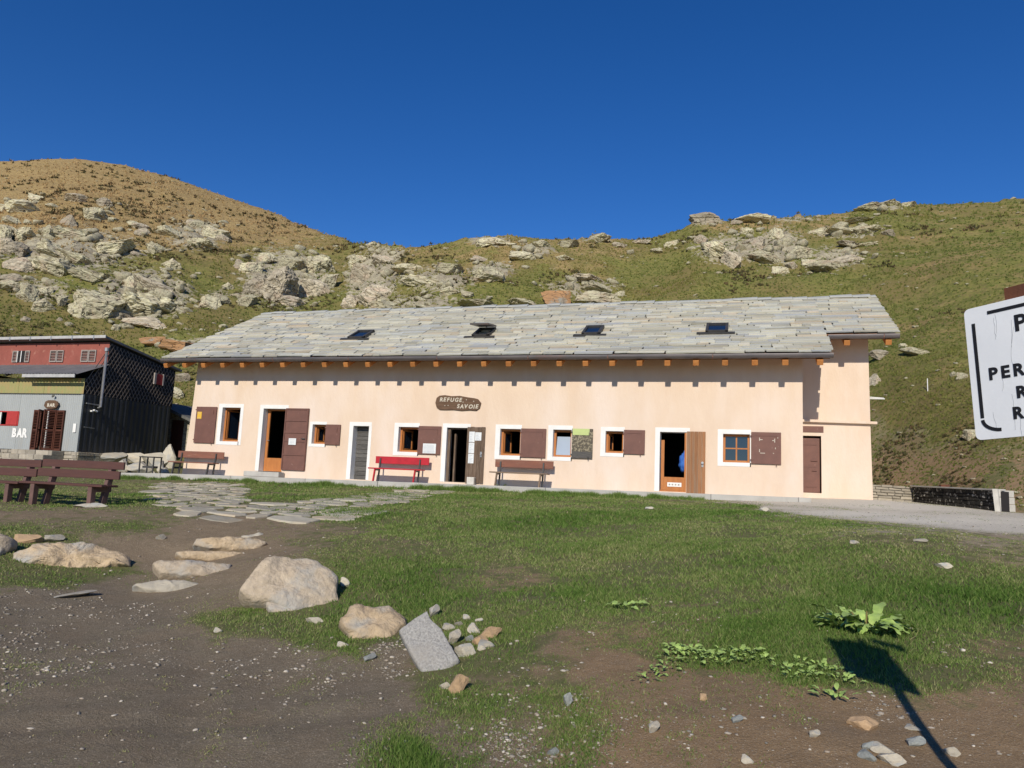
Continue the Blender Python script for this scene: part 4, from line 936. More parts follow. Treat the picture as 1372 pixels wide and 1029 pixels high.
# red upper storey
UW = [(-36.4, -35.35), (-33.35, -32.3), (-31.05, -30.25), (-29.2, -28.35)]
m = MB().add([(SL_, UY, 4.5), (SX-.01, UY, 4.5), (SX-.01, UY, UZ-.1), (SL_, UY, UZ-.1)], [(0, 1, 2, 3)]); m.build('upper_wall', 'shed_red', shed)
for i, (a, b) in enumerate(UW):
    z0, z1 = 4.72, 5.27; e = bpy.data.objects.new('window', None); col.objects.link(e); e.parent = shed; e.location = Vector(((a+b)/2, UY, z0))-wloc(shed)
    if i == 1:
        MB().box(a+.30, b-.28, UY-.03, UY-.004, z0, z1).build('pane', 'tar_board', e); MB().box((a+b)/2-.02, (a+b)/2+.02, UY-.045, UY-.031, z0, z1).build('mullion', 'white_paint', e); MB().box(a+.28, a+.32, UY-.045, UY-.031, z0, z1).build('mullion', 'white_paint', e)
        lv = ((a, a+.29), (b-.27, b))
    else: lv = ((a, (a+b)/2-.012), ((a+b)/2+.012, b))
    for p, q in lv:
        m = MB(); m.box(p, p+.035, UY-.06, UY-.02, z0, z1); m.box(q-.035, q, UY-.06, UY-.02, z0, z1); m.box(p+.035, q-.035, UY-.058, UY-.02, z0, z0+.04); m.box(p+.035, q-.035, UY-.058, UY-.02, z1-.04, z1)
        m.build('shutter', 'shed_shutter', e)
        for z in np.arange(z0+.06, z1-.05, .075): MB().bar((p+.03, UY-.04, z+.015), (q-.03, UY-.04, z+.015), .05, .014, (0, .5, 1)).build('louvre_slat', 'shed_shutter', e)
# upper roof falling to the back
m = MB(); e0, e1 = UY-.35, UB+.35; sl_ = (4.95-(UZ-.1))/(UB-UY)
rz = lambda y: UZ-.02+sl_*(y-UY)
m.add([(SL_, e0, rz(e0)), (SX+.08, e0, rz(e0)), (SX+.08, e1, rz(e1)), (SL_, e1, rz(e1)), (SL_, e0, rz(e0)+.1), (SX+.08, e0, rz(e0)+.1), (SX+.08, e1, rz(e1)+.1), (SL_, e1, rz(e1)+.1)], [(3, 2, 1, 0), (4, 5, 6, 7), (0, 1, 5, 4), (1, 2, 6, 5), (2, 3, 7, 6), (3, 0, 4, 7)])
m.build('upper_roof', 'sheet_roof', shed)
MB().bar((SL_, e0-.02, rz(e0)+.06), (SX+.10, e0-.02, rz(e0)+.06), .03, .13).build('eaves_trim', 'roof_edge', shed)
for xx in np.arange(SL_+.5, SX, 1.25): MB().box(xx, xx+.05, e0-.045, e0+.02, rz(e0)-.07, rz(e0)+.13).build('eaves_clip', 'steel', shed)
m = MB(); m.box(SL_, SX-.02, SB, SB+.06, .2, 4.95); m.box(SL_, SL_+.05, SY, SB, .2, 4.5); m.build('back_wall', 'tar_board', shed)
m = MB(); m.box(SL_+.1, SX-.1, SY+2.5, SY+2.55, .5, 3.); m.box(SL_+.1, SX-.1, SY+.02, SY+2.5, .48, .55); m.box(SL_+.1, SX-.1, SY+.02, SY+2.5, 3.2, 3.25); m.build('room', 'interior', shed)
# side window high at the back
e = bpy.data.objects.new('window', None); col.objects.link(e); e.parent = shed; e.location = Vector((SX, 5.9, 4.3))-wloc(shed)
MB().box(SX+.0, SX+.05, 5.55, 5.95, 4.12, 4.62).build('shutter', 'red_shutter', e); MB().box(SX, SX+.07, 5.40, 5.53, 4.1, 4.66).build('frame', 'shed_shutter', e); MB().box(SX, SX+.07, 5.97, 6.05, 4.1, 4.66).build('frame', 'shed_shutter', e)
# lower window with red shutter
e = bpy.data.objects.new('window', None); col.objects.link(e); e.parent = shed; e.location = Vector((-32, SY, WZ0))-wloc(shed)
MB().box(-31.86, -31.22, SY-.05, SY-.015, WZ0+.02, WZ1-.02).build('shutter', 'red_shutter', e, .005); MB().box(-33.3, -32.7, SY-.05, SY-.015, WZ0+.02, WZ1-.02).build('shutter', 'red_shutter', e, .005)
m = MB(); m.box(WX0, WX1, SY-.03, SY-.01, WZ1-.03, WZ1+.02); m.box(WX0, WX1, SY-.03, SY-.01, WZ0-.02, WZ0+.03); m.box(-31.24, -31.16, SY-.03, SY-.01, WZ0, WZ1); m.build('frame', 'red_shutter', e)
MB().box(-32.3, -32.22, SY-.02, SY+.02, WZ0, WZ1).build('mullion', 'white_paint', e)
# louvred double door, one leaf standing open
e = bpy.data.objects.new('door', None); col.objects.link(e); e.parent = shed; e.location = Vector((-29.4, SY, Z0))-wloc(shed)
def louvre_leaf(a, d, w, z0, z1):
    a = Vector(a); d = Vector(d).normalized(); m = MB()
    for u in (0.03, w-.03): p = a+d*u; m.bar((p.x, p.y, z0), (p.x, p.y, z1), .06, .05, (1, 0, 0))
    for z in (z0+.04, (z0+z1)/2, z1-.04): m.bar((*(a+d*.06)[:2], z), (*(a+d*(w-.06))[:2], z), .045, .08)
    m.build('leaf', 'louvre', e)
    for z in np.arange(z0+.1, z1-.08, .07): 
        if abs(z-(z0+z1)/2) < .06: continue
        MB().bar((*(a+d*.05)[:2], z), (*(a+d*(w-.05))[:2], z), .04, .02, (0, .6, 1)).build('louvre_slat', 'louvre', e)
louvre_leaf((DX0, SY-.06, 0), (1, 0, 0), .42, Z0, DZ1); louvre_leaf((DX0+.43, SY-.06, 0), (.55, -.8, 0), .42, Z0, DZ1)
louvre_leaf((DX1-.42, SY-.06, 0), (1, 0, 0), .42, Z0, DZ1); louvre_leaf((DX1-.43, SY-.06, 0), (-.5, -.85, 0), .5, Z0, DZ1)
MB().bar((-29.47, SY-.02, Z0), (-29.47, SY-.02, DZ1), .05, .04, (1, 0, 0)).build('jamb', 'white_paint', e)
# stove pipe, lamp and white paint marks
m = MB(); m.tube([(SX+.16, SY+.70, 2.56), (SX+.18, SY+.80, 2.62), (SX+.18, SY+.80, 5.15)], [.05, .055, .06], 10); m.build('stove_pipe', 'steel', shed, smooth=True)
MB().tube([(SX+.18, SY+.80, 5.15), (SX+.18, SY+.80, 5.3)], .10, 10).build('pipe_cap', 'steel', shed)
MB().bar((SX+.05, SY+.15, 2.72), (SX+.12, SY+.85, 2.70), .05, .05).build('pipe_bracket', 'steel', shed)
for dy, dz in ((.45, -.22), (.58, -.17), (.7, -.2)): MB().tube([(SX+.03, SY+dy, 2.62+dz), (SX+.14, SY+dy, 2.62+dz)], .04, 8).build('wall_lamp', 'white_paint', shed)
MB().bar((SX+.03, SY+.2, 1.68), (SX+.03, SY+.75, 1.66), .03, .04).build('door_bolt', 'steel', shed)
MB().box(-27.98, -27.82, SY-.05, SY-.015, 1.42, 1.80).build('meter_box', 'white_paint', shed)
o = MB(); z_=.0
for i, ch in enumerate('BAR'):
    me = textmesh(ch, .42, 'white_paint', .025, 0, .003); put(me, 'painted_letter', (-31.45+.30*i, SY-.014, 1.15), (R_(90), 0, 0), (1.0, 1.25, 1), shed)
bs = empty('bar_board', (-29.35, SY-.1, 2.42), 'small dark board lettered BAR over the louvred door', 'sign')
MB().prism([(-29.66, 2.55), (-29.60, 2.74), (-29.45, 2.80), (-29.1, 2.80), (-28.92, 2.74), (-28.86, 2.60), (-28.95, 2.46), (-29.2, 2.41), (-29.5, 2.42)], SY-.15, SY-.09).build('board', 'board_wood', bs, .008)
me_x = -29.46
for ch in 'BAR': put(textmesh(ch, .19, 'letter_cream', .012, 0, .004), 'letter', (me_x, SY-.152, 2.52), (R_(90), 0, 0), (1.05, 1, 1), bs); me_x += .15
tag(MB().tube([(-29.25, SY-.14, 2.94), (-29.18, SY-.14, 3.02)], [.03, .06], 8).build('door_lamp', 'steel', None), 'tiny lamp fixed above the bar board', 'lamp')

# ================================================================== ROCK MESHES
def rock_mesh(name, mt, seed, sub=4, planes=14, strata=0., amp=.05, fr=2.2, lo=.45, hi=.8, fine=0.):
    bm = bmesh.new(); bmesh.ops.create_icosphere(bm, subdivisions=sub, radius=1.15); v = np.array([p.co for p in bm.verts])
    r = np.random.default_rng(seed)
    for _ in range(planes):
        n = r.normal(size=3); n[2] *= .8; n /= np.linalg.norm(n); d = r.uniform(lo, hi); k = v @ n; v = v-np.outer(np.maximum(k-d, 0), n)
    if strata > 0:
        zz = v[:, 2]*4.2+.5*vn3(v[:, 0]*1.5, v[:, 1]*1.5, v[:, 2]*.4, seed); L_ = np.floor(zz)
        off = _h(L_, L_*0+3, L_*0, seed)-.5; fr_ = zz-L_
        s = 1+strata*off-strata*.45*np.exp(-(np.minimum(fr_, 1-fr_)/.10)**2)
        v[:, :2] *= s[:, None]
        # vertical joints
        cc = np.abs(vn3(v[:, 0]*1.4+9, v[:, 1]*1.4, v[:, 2]*.2, seed+5)); v *= (1-.10*np.exp(-(cc/.06)**2))[:, None]
    v = v+amp*np.stack([fb3(v[:, 0]*fr+a*11, v[:, 1]*fr, v[:, 2]*fr, 4, seed+a) for a in range(3)], 1)
    if fine > 0:
        q = fb3(v[:, 0]*6, v[:, 1]*6, v[:, 2]*9, 3, seed+60); nn_ = v/np.linalg.norm(v, axis=1)[:, None]; v = v+nn_*(fine*(.35-np.abs(q)))[:, None]
    mn, mx = v.min(0), v.max(0); v = (v-(mn+mx)/2)/(mx-mn)*1.0
    for p, q in zip(bm.verts, v): p.co = q
    me = bpy.data.meshes.new(name); bm.to_mesh(me); bm.free(); me.materials.append(MATS[mt])
    return me
RKM = [rock_mesh('rock', ('rock_lichen', 'rock_grey')[i % 3 == 2], 100+i, 5, 20, .13 if i % 2 else .07, .04, 2.2, .42, .78, .07) for i in range(10)]
RKS = [rock_mesh('rock', ('rock_lichen', 'rock_grey')[i % 3 == 2], 200+i, 2, 10, 0, .06) for i in range(6)]
for me in RKM: me.polygons.foreach_set('use_smooth', [False]*len(me.polygons))
# crags that can be told apart: column, row (centre), width, height in pixels, tilt, kind
BIG = [(31, 274, 42, 26, 0, 0), (48, 264, 22, 16, 0, 2), (5, 278, 16, 11, 0, 0), (127, 286, 32, 22, 12, 0), (101, 265, 28, 13, 0, 0), (141, 270, 22, 17, 0, 0), (92, 293, 21, 19, 0, 0), (68, 275, 15, 7, 0, 0), (16, 295, 25, 11, 6, 0), (37, 298, 9, 8, 0, 0),
       (64, 308, 24, 20, 0, 0), (96, 312, 50, 17, 8, 1), (3, 312, 18, 32, 0, 0), (32, 312, 25, 21, 0, 0), (5, 328, 20, 22, 0, 1), (22, 331, 34, 24, 0, 1), (26, 351, 38, 22, 0, 1), (52, 353, 26, 20, 10, 1), (72, 335, 44, 16, 14, 1), (80, 356, 66, 26, 18, 1), (102, 346, 56, 18, 18, 1), (122, 366, 50, 16, 20, 1),
       (150, 331, 58, 18, -15, 1), (102, 341, 15, 11, 0, 0), (186, 340, 22, 11, 0, 0), (190, 303, 30, 11, 0, 0), (192, 309, 24, 13, 0, 0), (178, 298, 20, 8, 0, 0), (228, 310, 38, 13, 14, 1), (212, 331, 34, 17, 32, 1), (230, 352, 28, 20, 0, 0), (266, 300, 28, 15, 0, 0), (286, 312, 44, 24, 8, 1), (272, 326, 44, 18, 10, 1), (256, 296, 14, 10, 0, 0), (300, 318, 26, 14, 16, 1),
       (18, 370, 32, 11, 0, 1), (14, 383, 40, 16, 12, 1), (39, 391, 28, 22, 20, 1), (60, 388, 20, 13, 0, 0), (58, 407, 28, 24, 0, 1), (82, 400, 13, 17, 0, 0), (128, 406, 68, 44, 6, 0), (200, 409, 84, 36, 14, 1), (206, 386, 66, 26, 20, 1), (160, 418, 28, 20, 8, 1), (198, 429, 70, 16, 8, 1), (178, 376, 20, 26, 0, 1), (240, 405, 15, 9, 0, 2),
       (335, 355, 34, 26, 10, 1), (345, 380, 40, 44, 0, 4), (376, 375, 44, 56, 0, 4), (388, 350, 44, 26, 14, 1), (427, 352, 44, 34, 20, 1), (418, 385, 46, 34, 18, 1), (392, 402, 44, 20, 0, 1), (320, 352, 22, 18, 0, 0), (357, 342, 34, 18, 0, 1), (283, 403, 34, 22, 12, 1), (297, 398, 24, 16, 0, 1), (305, 382, 18, 14, 0, 0), (440, 372, 24, 30, 10, 1), (330, 400, 30, 18, 0, 1),
       (478, 348, 30, 24, 28, 1), (488, 366, 52, 34, 24, 1), (503, 388, 56, 36, 16, 1), (517, 346, 46, 18, 20, 1), (545, 358, 50, 16, 8, 1), (520, 410, 66, 22, 0, 1), (562, 374, 66, 18, 10, 1), (602, 387, 34, 20, 0, 0), (626, 392, 22, 15, 0, 0), (600, 358, 48, 16, 6, 1), (500, 328, 22, 10, 0, 0), (530, 328, 34, 11, 0, 1), (470, 400, 30, 26, 10, 1),
       (640, 345, 34, 10, 0, 0), (656, 321, 56, 18, 0, 0), (655, 364, 52, 24, -8, 1), (700, 340, 42, 18, 0, 1), (724, 325, 32, 15, 0, 0), (685, 326, 20, 9, 0, 0), (760, 326, 36, 12, 0, 1), (805, 318, 34, 12, 0, 0), (830, 326, 26, 12, 0, 0), (782, 371, 64, 15, 6, 1), (744, 396, 46, 34, 0, 3), (797, 398, 70, 30, 4, 1), (800, 384, 52, 15, 5, 1), (830, 392, 16, 14, 0, 0), (640, 406, 66, 15, 0, 1), (580, 413, 64, 12, 0, 1), (700, 405, 44, 14, 0, 1), (755, 345, 24, 8, 0, 0), (860, 322, 30, 10, 0, 0),
       (946, 290, 50, 22, 0, 1), (985, 297, 24, 9, 0, 0), (1006, 293, 54, 13, 4, 1), (1060, 288, 64, 9, 0, 1), (1105, 285, 30, 8, 0, 0), (1165, 277, 44, 13, -6, 1), (1187, 271, 34, 13, 0, 0), (1215, 274, 24, 7, 0, 0), (960, 332, 44, 26, 30, 1), (978, 346, 36, 24, 34, 1), (940, 318, 26, 18, 20, 1), (1012, 322, 40, 28, 32, 1), (1020, 342, 44, 20, 20, 1), (1040, 312, 24, 22, 10, 1), (1046, 360, 26, 17, 0, 0), (1070, 336, 40, 26, -14, 1), (1095, 310, 30, 14, 0, 1), (1130, 310, 46, 13, 0, 1), (1165, 309, 44, 13, 4, 1), (1190, 312, 18, 10, 0, 0), (1135, 325, 34, 8, 0, 1), (1130, 346, 54, 14, -6, 1), (1105, 356, 54, 20, 8, 1), (1160, 326, 34, 7, 0, 1), (1085, 350, 24, 14, 0, 0), (1150, 295, 40, 8, 0, 1), (900, 325, 24, 12, 0, 0), (880, 335, 20, 10, 0, 0), (1000, 310, 24, 14, 24, 1), (1060, 355, 18, 12, 0, 0),
       (35, 427, 15, 9, 0, 2), (80, 427, 9, 6, 0, 2), (92, 433, 13, 6, 0, 2), (155, 437, 11, 9, 0, 2), (167, 435, 17, 11, 0, 2), (300, 436, 15, 9, 0, 2), (245, 462, 60, 18, 0, 3), (205, 455, 34, 14, 0, 3), (238, 525, 16, 22, 0, 2), (245, 505, 22, 16, 0, 2), (1180, 473, 34, 14, 0, 2), (1172, 506, 20, 18, 0, 1), (1225, 470, 40, 12, 14, 2), (1210, 462, 12, 6, 0, 2), (1290, 502, 14, 12, 0, 2), (1278, 500, 10, 8, 0, 2), (1362, 388, 22, 14, 0, 2), (1302, 580, 22, 14, 0, 2)]
B = np.array([b[:2] for b in BIG], float); BW = np.array([b[2:4] for b in BIG], float)
HB = hit(B[:, 0], B[:, 1]+BW[:, 1]*.35)
KL = {0: ('pale lichen-covered rock standing out of the dry hillside grass', 'rocks on the hillside'), 1: ('layered grey rock ledge jutting from the rocky hillside', 'layered crags on the hillside'), 2: ('pale stone lying alone on the green lower slope', 'stones on the lower slope')}
ORM = rock_mesh('rock', 'rock_orange', 77, 4, 12, .1, .05)
DKM = rock_mesh('rock', 'rock_grey', 78, 5, 18, .22, .06, 2.2, .45, .8, .10)
for i, (px, py, w, h, tilt, kd) in enumerate(BIG):
    p = HB[i]; r = math.hypot(p[0]-CAM[0], p[1]-CAM[1]); s = r/F; az = math.atan2(p[0]-CAM[0], p[1]-CAM[1])
    wm, hm = w*s*.92, h*s*1.08; dm = max(wm*.75, hm*.9)
    me = ORM if kd == 3 else DKM if kd == 4 else RKM[(i*7) % 10]
    o = put(me, 'rock' if kd != 1 else 'rock_ledge', (p[0], p[1], p[2]+hm*.06), (R_(rng.uniform(-8, 4)), R_(tilt+rng.uniform(-4, 4)), -az+R_(rng.uniform(-25, 25))+(math.pi if (rng.random() < .5 and tilt == 0) else 0)), (wm, dm, hm))
    if kd == 3: 
        if px == 744: tag(o, 'rounded boulder with orange face just above the roof ridge', 'rock')
        else: tag(o, 'long pale orange outcrop touching the left end of the house roof' if px > 220 else 'shorter pale orange outcrop behind the bar hut side wall', 'rock')
    elif kd == 4: tag(o, 'taller dark fissured crag above the left end of the roof' if px > 360 else 'lower dark fissured crag above the left end of the roof', 'rock')
    else:
        big = w*h; sz_ = 'small ' if big < 220 else 'broad ' if w > 2.6*h else 'bulky ' if big > 900 else ''
        tl = 'steeply tilted ' if abs(tilt) > 25 else 'tilted ' if abs(tilt) > 9 else ''
        look = {0: 'pale lichen-covered rock', 1: 'layered rock ledge', 2: 'pale loose stone'}[kd]
        if kd == 2: where = 'on the green slope behind the bar hut' if px < 200 else 'in the gap between bar hut and house' if px < 270 else 'on grass above the left end of the house roof' if px < 400 else 'just beside the right house wall' if px < 1200 else 'on the green slope behind the white sign' if px > 1280 else 'on the green slope beside the right gable'
        else:
            top = py < np.interp(px, [a for a, _, _ in SKY], [b for _, b, _ in SKY])+14
            at_ = 'bar hut roof' if px < 110 else 'bar hut side wall' if px < 260 else 'slate roof end' if px < 430 else 'skylight nearest the hut' if px < 570 else 'open skylight' if px < 725 else 'skylight beyond the open one' if px < 880 else 'skylight by the right gable' if px < 1050 else 'right gable of the house'
            where = ('on the skyline above ' if top else 'high on the slope above ' if py < (330 if px < 300 else 345) else 'low on the slope above ')+at_
        tag(o, (tl+sz_+look+' '+where).strip(), 'rock', KL[kd][1])
def hill_pts(n):
    a0, a1 = math.atan2(*ray(-60, 640)[:2]), math.atan2(*ray(1440, 640)[:2])
    az = nr.uniform(a0, a1, n); r0 = np.interp(az, _fz, _fr); R1 = np.interp(az, _az, _R); r = 1/nr.uniform(1/R1, 1/(r0+.3))
    x = CAM[0]+r*np.sin(az); y = CAM[1]+r*np.cos(az); z = terrain(x, y); px, py = project(x, y, z); return np.stack([x, y, z], 1), px, py, r
# smaller loose rocks over the slope, as one mass
def scatter_mesh(name, meshes, P, S, ROT, mt, rv=None, extra=None):
    vs = []; fs = []; rr = []; o0 = 0
    base = [(np.array([v.co for v in me.vertices]), np.array([list(p.vertices) for p in me.polygons])) for me in meshes]
    for i in range(len(P)):
        v, f = base[i % len(base)]; a = ROT[i]; c, s = math.cos(a), math.sin(a); q = v*S[i]
        q = np.stack([q[:, 0]*c-q[:, 1]*s, q[:, 0]*s+q[:, 1]*c, q[:, 2]], 1)+P[i]; vs.append(q); fs.append(f+o0); o0 += len(v); rr.append(np.full(len(v), nr.random()))
    return npmesh(name, np.concatenate(vs), np.concatenate(fs), mt, dict(rnd=np.concatenate(rr)))
n = 9000
hp, cx, cy, rr_ = hill_pts(n); rk = rockmask(hp[:, 0], hp[:, 1], hp[:, 2])
sky_y = np.interp(cx, [a for a, _, _ in SKY], [b for _, b, _ in SKY])
blob_n = vn2(hp[:, 0]/9, hp[:, 1]/9, 71)
bank = (cx > 1160) & (cy > 600)
keep = (cy > sky_y+3) & ((nr.random(n) < .12+.5*rk+.14*(blob_n > .2)) | (bank & (nr.random(n) < .18))) & (rr_ > np.interp(np.arctan2(hp[:, 0]-CAM[0], hp[:, 1]-CAM[1]), _fz, _fr)+.2)
hp = hp[keep]; rk = rk[keep]; rr_ = rr_[keep]
sz = (.09+.5*nr.random(len(hp))**3*(.5+1.4*rk))*np.clip(rr_/70, .5, 1.6)
S3 = np.stack([sz*1.7, sz*1.2, sz*.7*(1+.7*rk)], 1); hp[:, 2] += S3[:, 2]*.15
o = put(scatter_mesh('hillside_stones', RKS, hp, S3, nr.uniform(0, 6.3, len(hp)), 'rock_lichen'), 'hillside_stones', (0, 0, 0)); tag(o, 'countless small stones scattered over the mountainside', 'stones', None, 'stuff')
# low dark shrubs and tussocks on the slope
def tuft_field(name, P, hgt, wid, nb, mt, rv, lean=.5):
    n = len(P)*nb; P = np.repeat(P, nb, 0); hh = np.repeat(hgt, nb)*nr.uniform(.5, 1.15, n); ww = np.repeat(wid, nb)*nr.uniform(.6, 1.3, n); a = nr.uniform(0, 2*math.pi, n); sp = np.repeat(hgt, nb)*lean
    base = P+np.stack([nr.normal(0, 1, n)*sp*.5, nr.normal(0, 1, n)*sp*.5, np.zeros(n)-.02*hh], 1)
    d = np.stack([np.cos(a), np.sin(a), np.zeros(n)], 1); t = nr.normal(0, 1, (n, 2))*lean*.7
    tip = base+np.stack([t[:, 0]*hh, t[:, 1]*hh, hh], 1)
    v = np.stack([base-d*ww[:, None]/2, base+d*ww[:, None]/2, tip], 1).reshape(-1, 3); f = np.arange(3*n).reshape(-1, 3)
    r = np.clip(np.repeat(rv, nb)+nr.normal(0, .10, n), 0, 1); return npmesh(name, v, f, mt, dict(rnd=np.repeat(r, 3)))
n = 60000
hp, cx, cy, rr_ = hill_pts(n); rk = rockmask(hp[:, 0], hp[:, 1], hp[:, 2])
ok = (nr.random(len(hp)) > rk*.5) & (rr_ > np.interp(np.arctan2(hp[:, 0]-CAM[0], hp[:, 1]-CAM[1]), _fz, _fr)+.3)
hp, rr_, cx, cy = hp[ok], rr_[ok], cx[ok], cy[ok]
dryv = np.clip(.8*sst(560, 380, cx)*sst(375, 300, cy)+.3*sst(480, 560, cx)*sst(900, 820, cx)*sst(400, 345, cy)+.10, 0, 1)
nz_ = vn2(hp[:, 0]/5, hp[:, 1]/5, 81)
o = put(tuft_field('hillside_grass', hp, np.clip(rr_/420, .06, .28)*(1+.4*nz_), np.clip(rr_/600, .03, .2), 5, 'hill_grass', np.clip(dryv+.25*nz_, 0, 1)), 'hillside_grass', (0, 0, 0)); tag(o, 'dry tufted grass covering the mountainside', 'grass', None, 'stuff')
sm = (vn2(hp[:, 0]/6, hp[:, 1]/6, 91)+.6*vn2(hp[:, 0]/1.7, hp[:, 1]/1.7, 93) > np.where(cx < 230, .08, np.where(cx < 520, .30, .66))) & (nr.random(len(hp)) < .5)
hs_ = hp[sm]; rs_ = rr_[sm]
o = put(tuft_field('hillside_shrubs', hs_, np.clip(rs_/330, .10, .4), np.clip(rs_/420, .06, .32), 8, 'shrub', nr.random(len(hs_)), .75), 'hillside_shrubs', (0, 0, 0)); tag(o, 'low dark heather and juniper patches on the mountainside', 'shrubs', None, 'stuff')

# ================================================================== FOREGROUND BOULDERS, STEPS, STONES
def slab_rock(name, mt, pts, alpha, thick, label, cat='rock', group=None, bulge=.06, seed=1, rough=.03, sink=.0, edge=.9, base=None, facet=.09):
    pts = np.array(pts, float); b = pts[np.argmax(pts[:, 1])] if base is None else base
    p0 = hit([b[0]], [b[1]-1])[0]
    tc = np.array([CAM[0]-p0[0], CAM[1]-p0[1], 0]); tc /= np.linalg.norm(tc)
    nrm = tc*math.cos(R_(alpha))+np.array([0, 0, 1.])*math.sin(R_(alpha))
    P = []
    for q in pts:
        d = ray(*q); t = ((p0-CAM) @ nrm)/(d @ nrm); P.append(CAM+d*t)
    P = np.array(P); c = P.mean(0)
    ex = np.cross([0, 0, 1.], nrm); ex /= np.linalg.norm(ex); ey = np.cross(nrm, ex)
    Q = np.stack([(P-c) @ ex, (P-c) @ ey], 1)
    D = []; n = len(Q)
    for i in range(n):
        a, e = Q[i], Q[(i+1) % n]; L_ = np.linalg.norm(e-a); kk = max(1, int(L_/.03))
        for j in range(kk): D.append(a+(e-a)*j/kk)
    D = np.array(D); n = len(D); D = D*(1+.018*fb2(D[:, 0]*9+seed, D[:, 1]*9, 3, seed))[:, None]
    rings = [(.0, bulge), (.15, bulge), (.3, bulge*.98), (.45, bulge*.94), (.6, bulge*.86), (.72, bulge*.76), (.83, bulge*.62), (.92, bulge*.45), (.975, bulge*.2), (1.0, -.015), (1.01, -.12*thick), (1.015, -.3*thick), (1.0, -.6*thick), (.9, -.95*thick), (.5, -1.02*thick)]
    v = [np.array([[0, 0, bulge]])]
    for s, z in rings[1:]: v.append(np.c_[D*s, np.full(n, z)])
    v = np.concatenate(v); S = 3.2
    wx = c[0]
    fac = np.abs(fb3(v[:, 0]*1.6+seed, v[:, 1]*1.6, v[:, 2]*1.6, 2, seed+71))
    rs = np.random.default_rng(seed*13+5); ext = np.abs(D).max(0); qx, qy = v[:, 0]/ext[0], v[:, 1]/ext[1]; hh = np.zeros(len(v))
    for _ in range(6):
        a_ = rs.uniform(0, 2*math.pi); o_ = rs.uniform(.15, .6); k_ = rs.uniform(.5, 1.3)*facet; hh = np.maximum(hh, k_*np.maximum(0, math.cos(a_)*qx+math.sin(a_)*qy-o_))
    v[:, 2] -= np.where(v[:, 2] > -.03, hh, np.minimum(hh, .5*thick))
    dz = -rough*.9*fac+rough*.35*fb3(v[:, 0]*14, v[:, 1]*14, v[:, 2]*14, 3, seed+5)+rough*fb3(v[:, 0]*S+seed, v[:, 1]*S, v[:, 2]*S, 5, seed, .6); dx = rough*.8*fb3(v[:, 0]*S+seed+40, v[:, 1]*S, v[:, 2]*S, 4, seed+9, .6); dy = rough*.8*fb3(v[:, 0]*S+seed+80, v[:, 1]*S, v[:, 2]*S, 4, seed+19, .6)
    st = rough*.5*np.floor(3*fb3(v[:, 0]*1.7+seed, v[:, 1]*1.7, v[:, 2]*1.7, 2, seed+33))/3
    v = v+np.stack([dx, dy, dz+st], 1)
    Wd = c+v[:, :1]*ex+v[:, 1:2]*ey+v[:, 2:3]*nrm; Wd[:, 2] -= sink
    f = [(0, 1+i, 1+(i+1) % n) for i in range(n)]
    nrg = len(rings)-1
    for k in range(nrg-1):
        for i in range(n):
            a, e = 1+k*n+i, 1+k*n+(i+1) % n; f.append((a, a+n, e+n)); f.append((a, e+n, e))
    f.append(tuple(1+(nrg-1)*n+i for i in range(n))[::-1])
    me = bpy.data.meshes.new(name); cc = Wd.mean(0); me.from_pydata((Wd-cc).tolist(), [], f); me.materials.append(MATS[mt]); me.polygons.foreach_set('use_smooth', [True]*len(me.polygons)); me.update()
    o = put(me, name, cc); return tag(o, label, cat, group)
z3 = lambda L_: [(300+a/3.43, 640+b/3.43) for a, b in L_]
z2 = lambda L_: [(a/3.92, 590+b/3.92) for a, b in L_]
slab_rock('boulder', 'boulder_tan', z3([(75, 500), (130, 430), (200, 375), (270, 352), (370, 355), (440, 385), (522, 435), (524, 575), (440, 592), (380, 608), (320, 607), (230, 568), (150, 548), (90, 525)]), 38, .45, 'large flat tan boulder leaning on the bank below the lawn', 'boulder', seed=3, bulge=.035, rough=.03)
slab_rock('boulder', 'boulder_tan', z3([(195, 560), (240, 570), (310, 600), (330, 618), (250, 620), (210, 605)]), 55, .15, 'thin broken flake under the large flat tan boulder', 'rock', seed=5, bulge=.02, rough=.015, facet=.02)
slab_rock('boulder', 'boulder_gold', z3([(530, 630), (575, 570), (670, 562), (720, 572), (780, 585), (840, 612), (852, 655), (800, 700), (760, 742), (660, 722), (580, 706), (545, 655)]), 52, .35, 'low pitted cream boulder half buried in soil beside the grey slab', 'boulder', seed=8, bulge=.05, rough=.04)
slab_rock('granite_slab', 'granite', z3([(800, 692), (870, 640), (935, 605), (948, 640), (1000, 690), (1080, 835), (1000, 890), (910, 890), (850, 790)]), 42, .14, 'speckled grey granite slab propped against the cream boulder', 'slab', seed=12, bulge=.012, rough=.012, facet=.012)
slab_rock('boulder', 'boulder_gold', z2([(48, 612), (70, 570), (200, 532), (450, 522), (580, 540), (690, 612), (690, 655), (600, 667), (400, 672), (200, 655), (60, 642)]), 42, .7, 'long low golden boulder in front of the plank benches', 'boulder', seed=15, bulge=.10, rough=.05)
slab_rock('boulder', 'boulder_tan', z2([(-140, 500), (-60, 470), (30, 480), (88, 520), (62, 560), (0, 602), (-90, 625), (-160, 590)]), 35, .5, 'pale grey boulder beside the long golden boulder, cut by the frame', 'boulder', seed=18, bulge=.1, rough=.04)
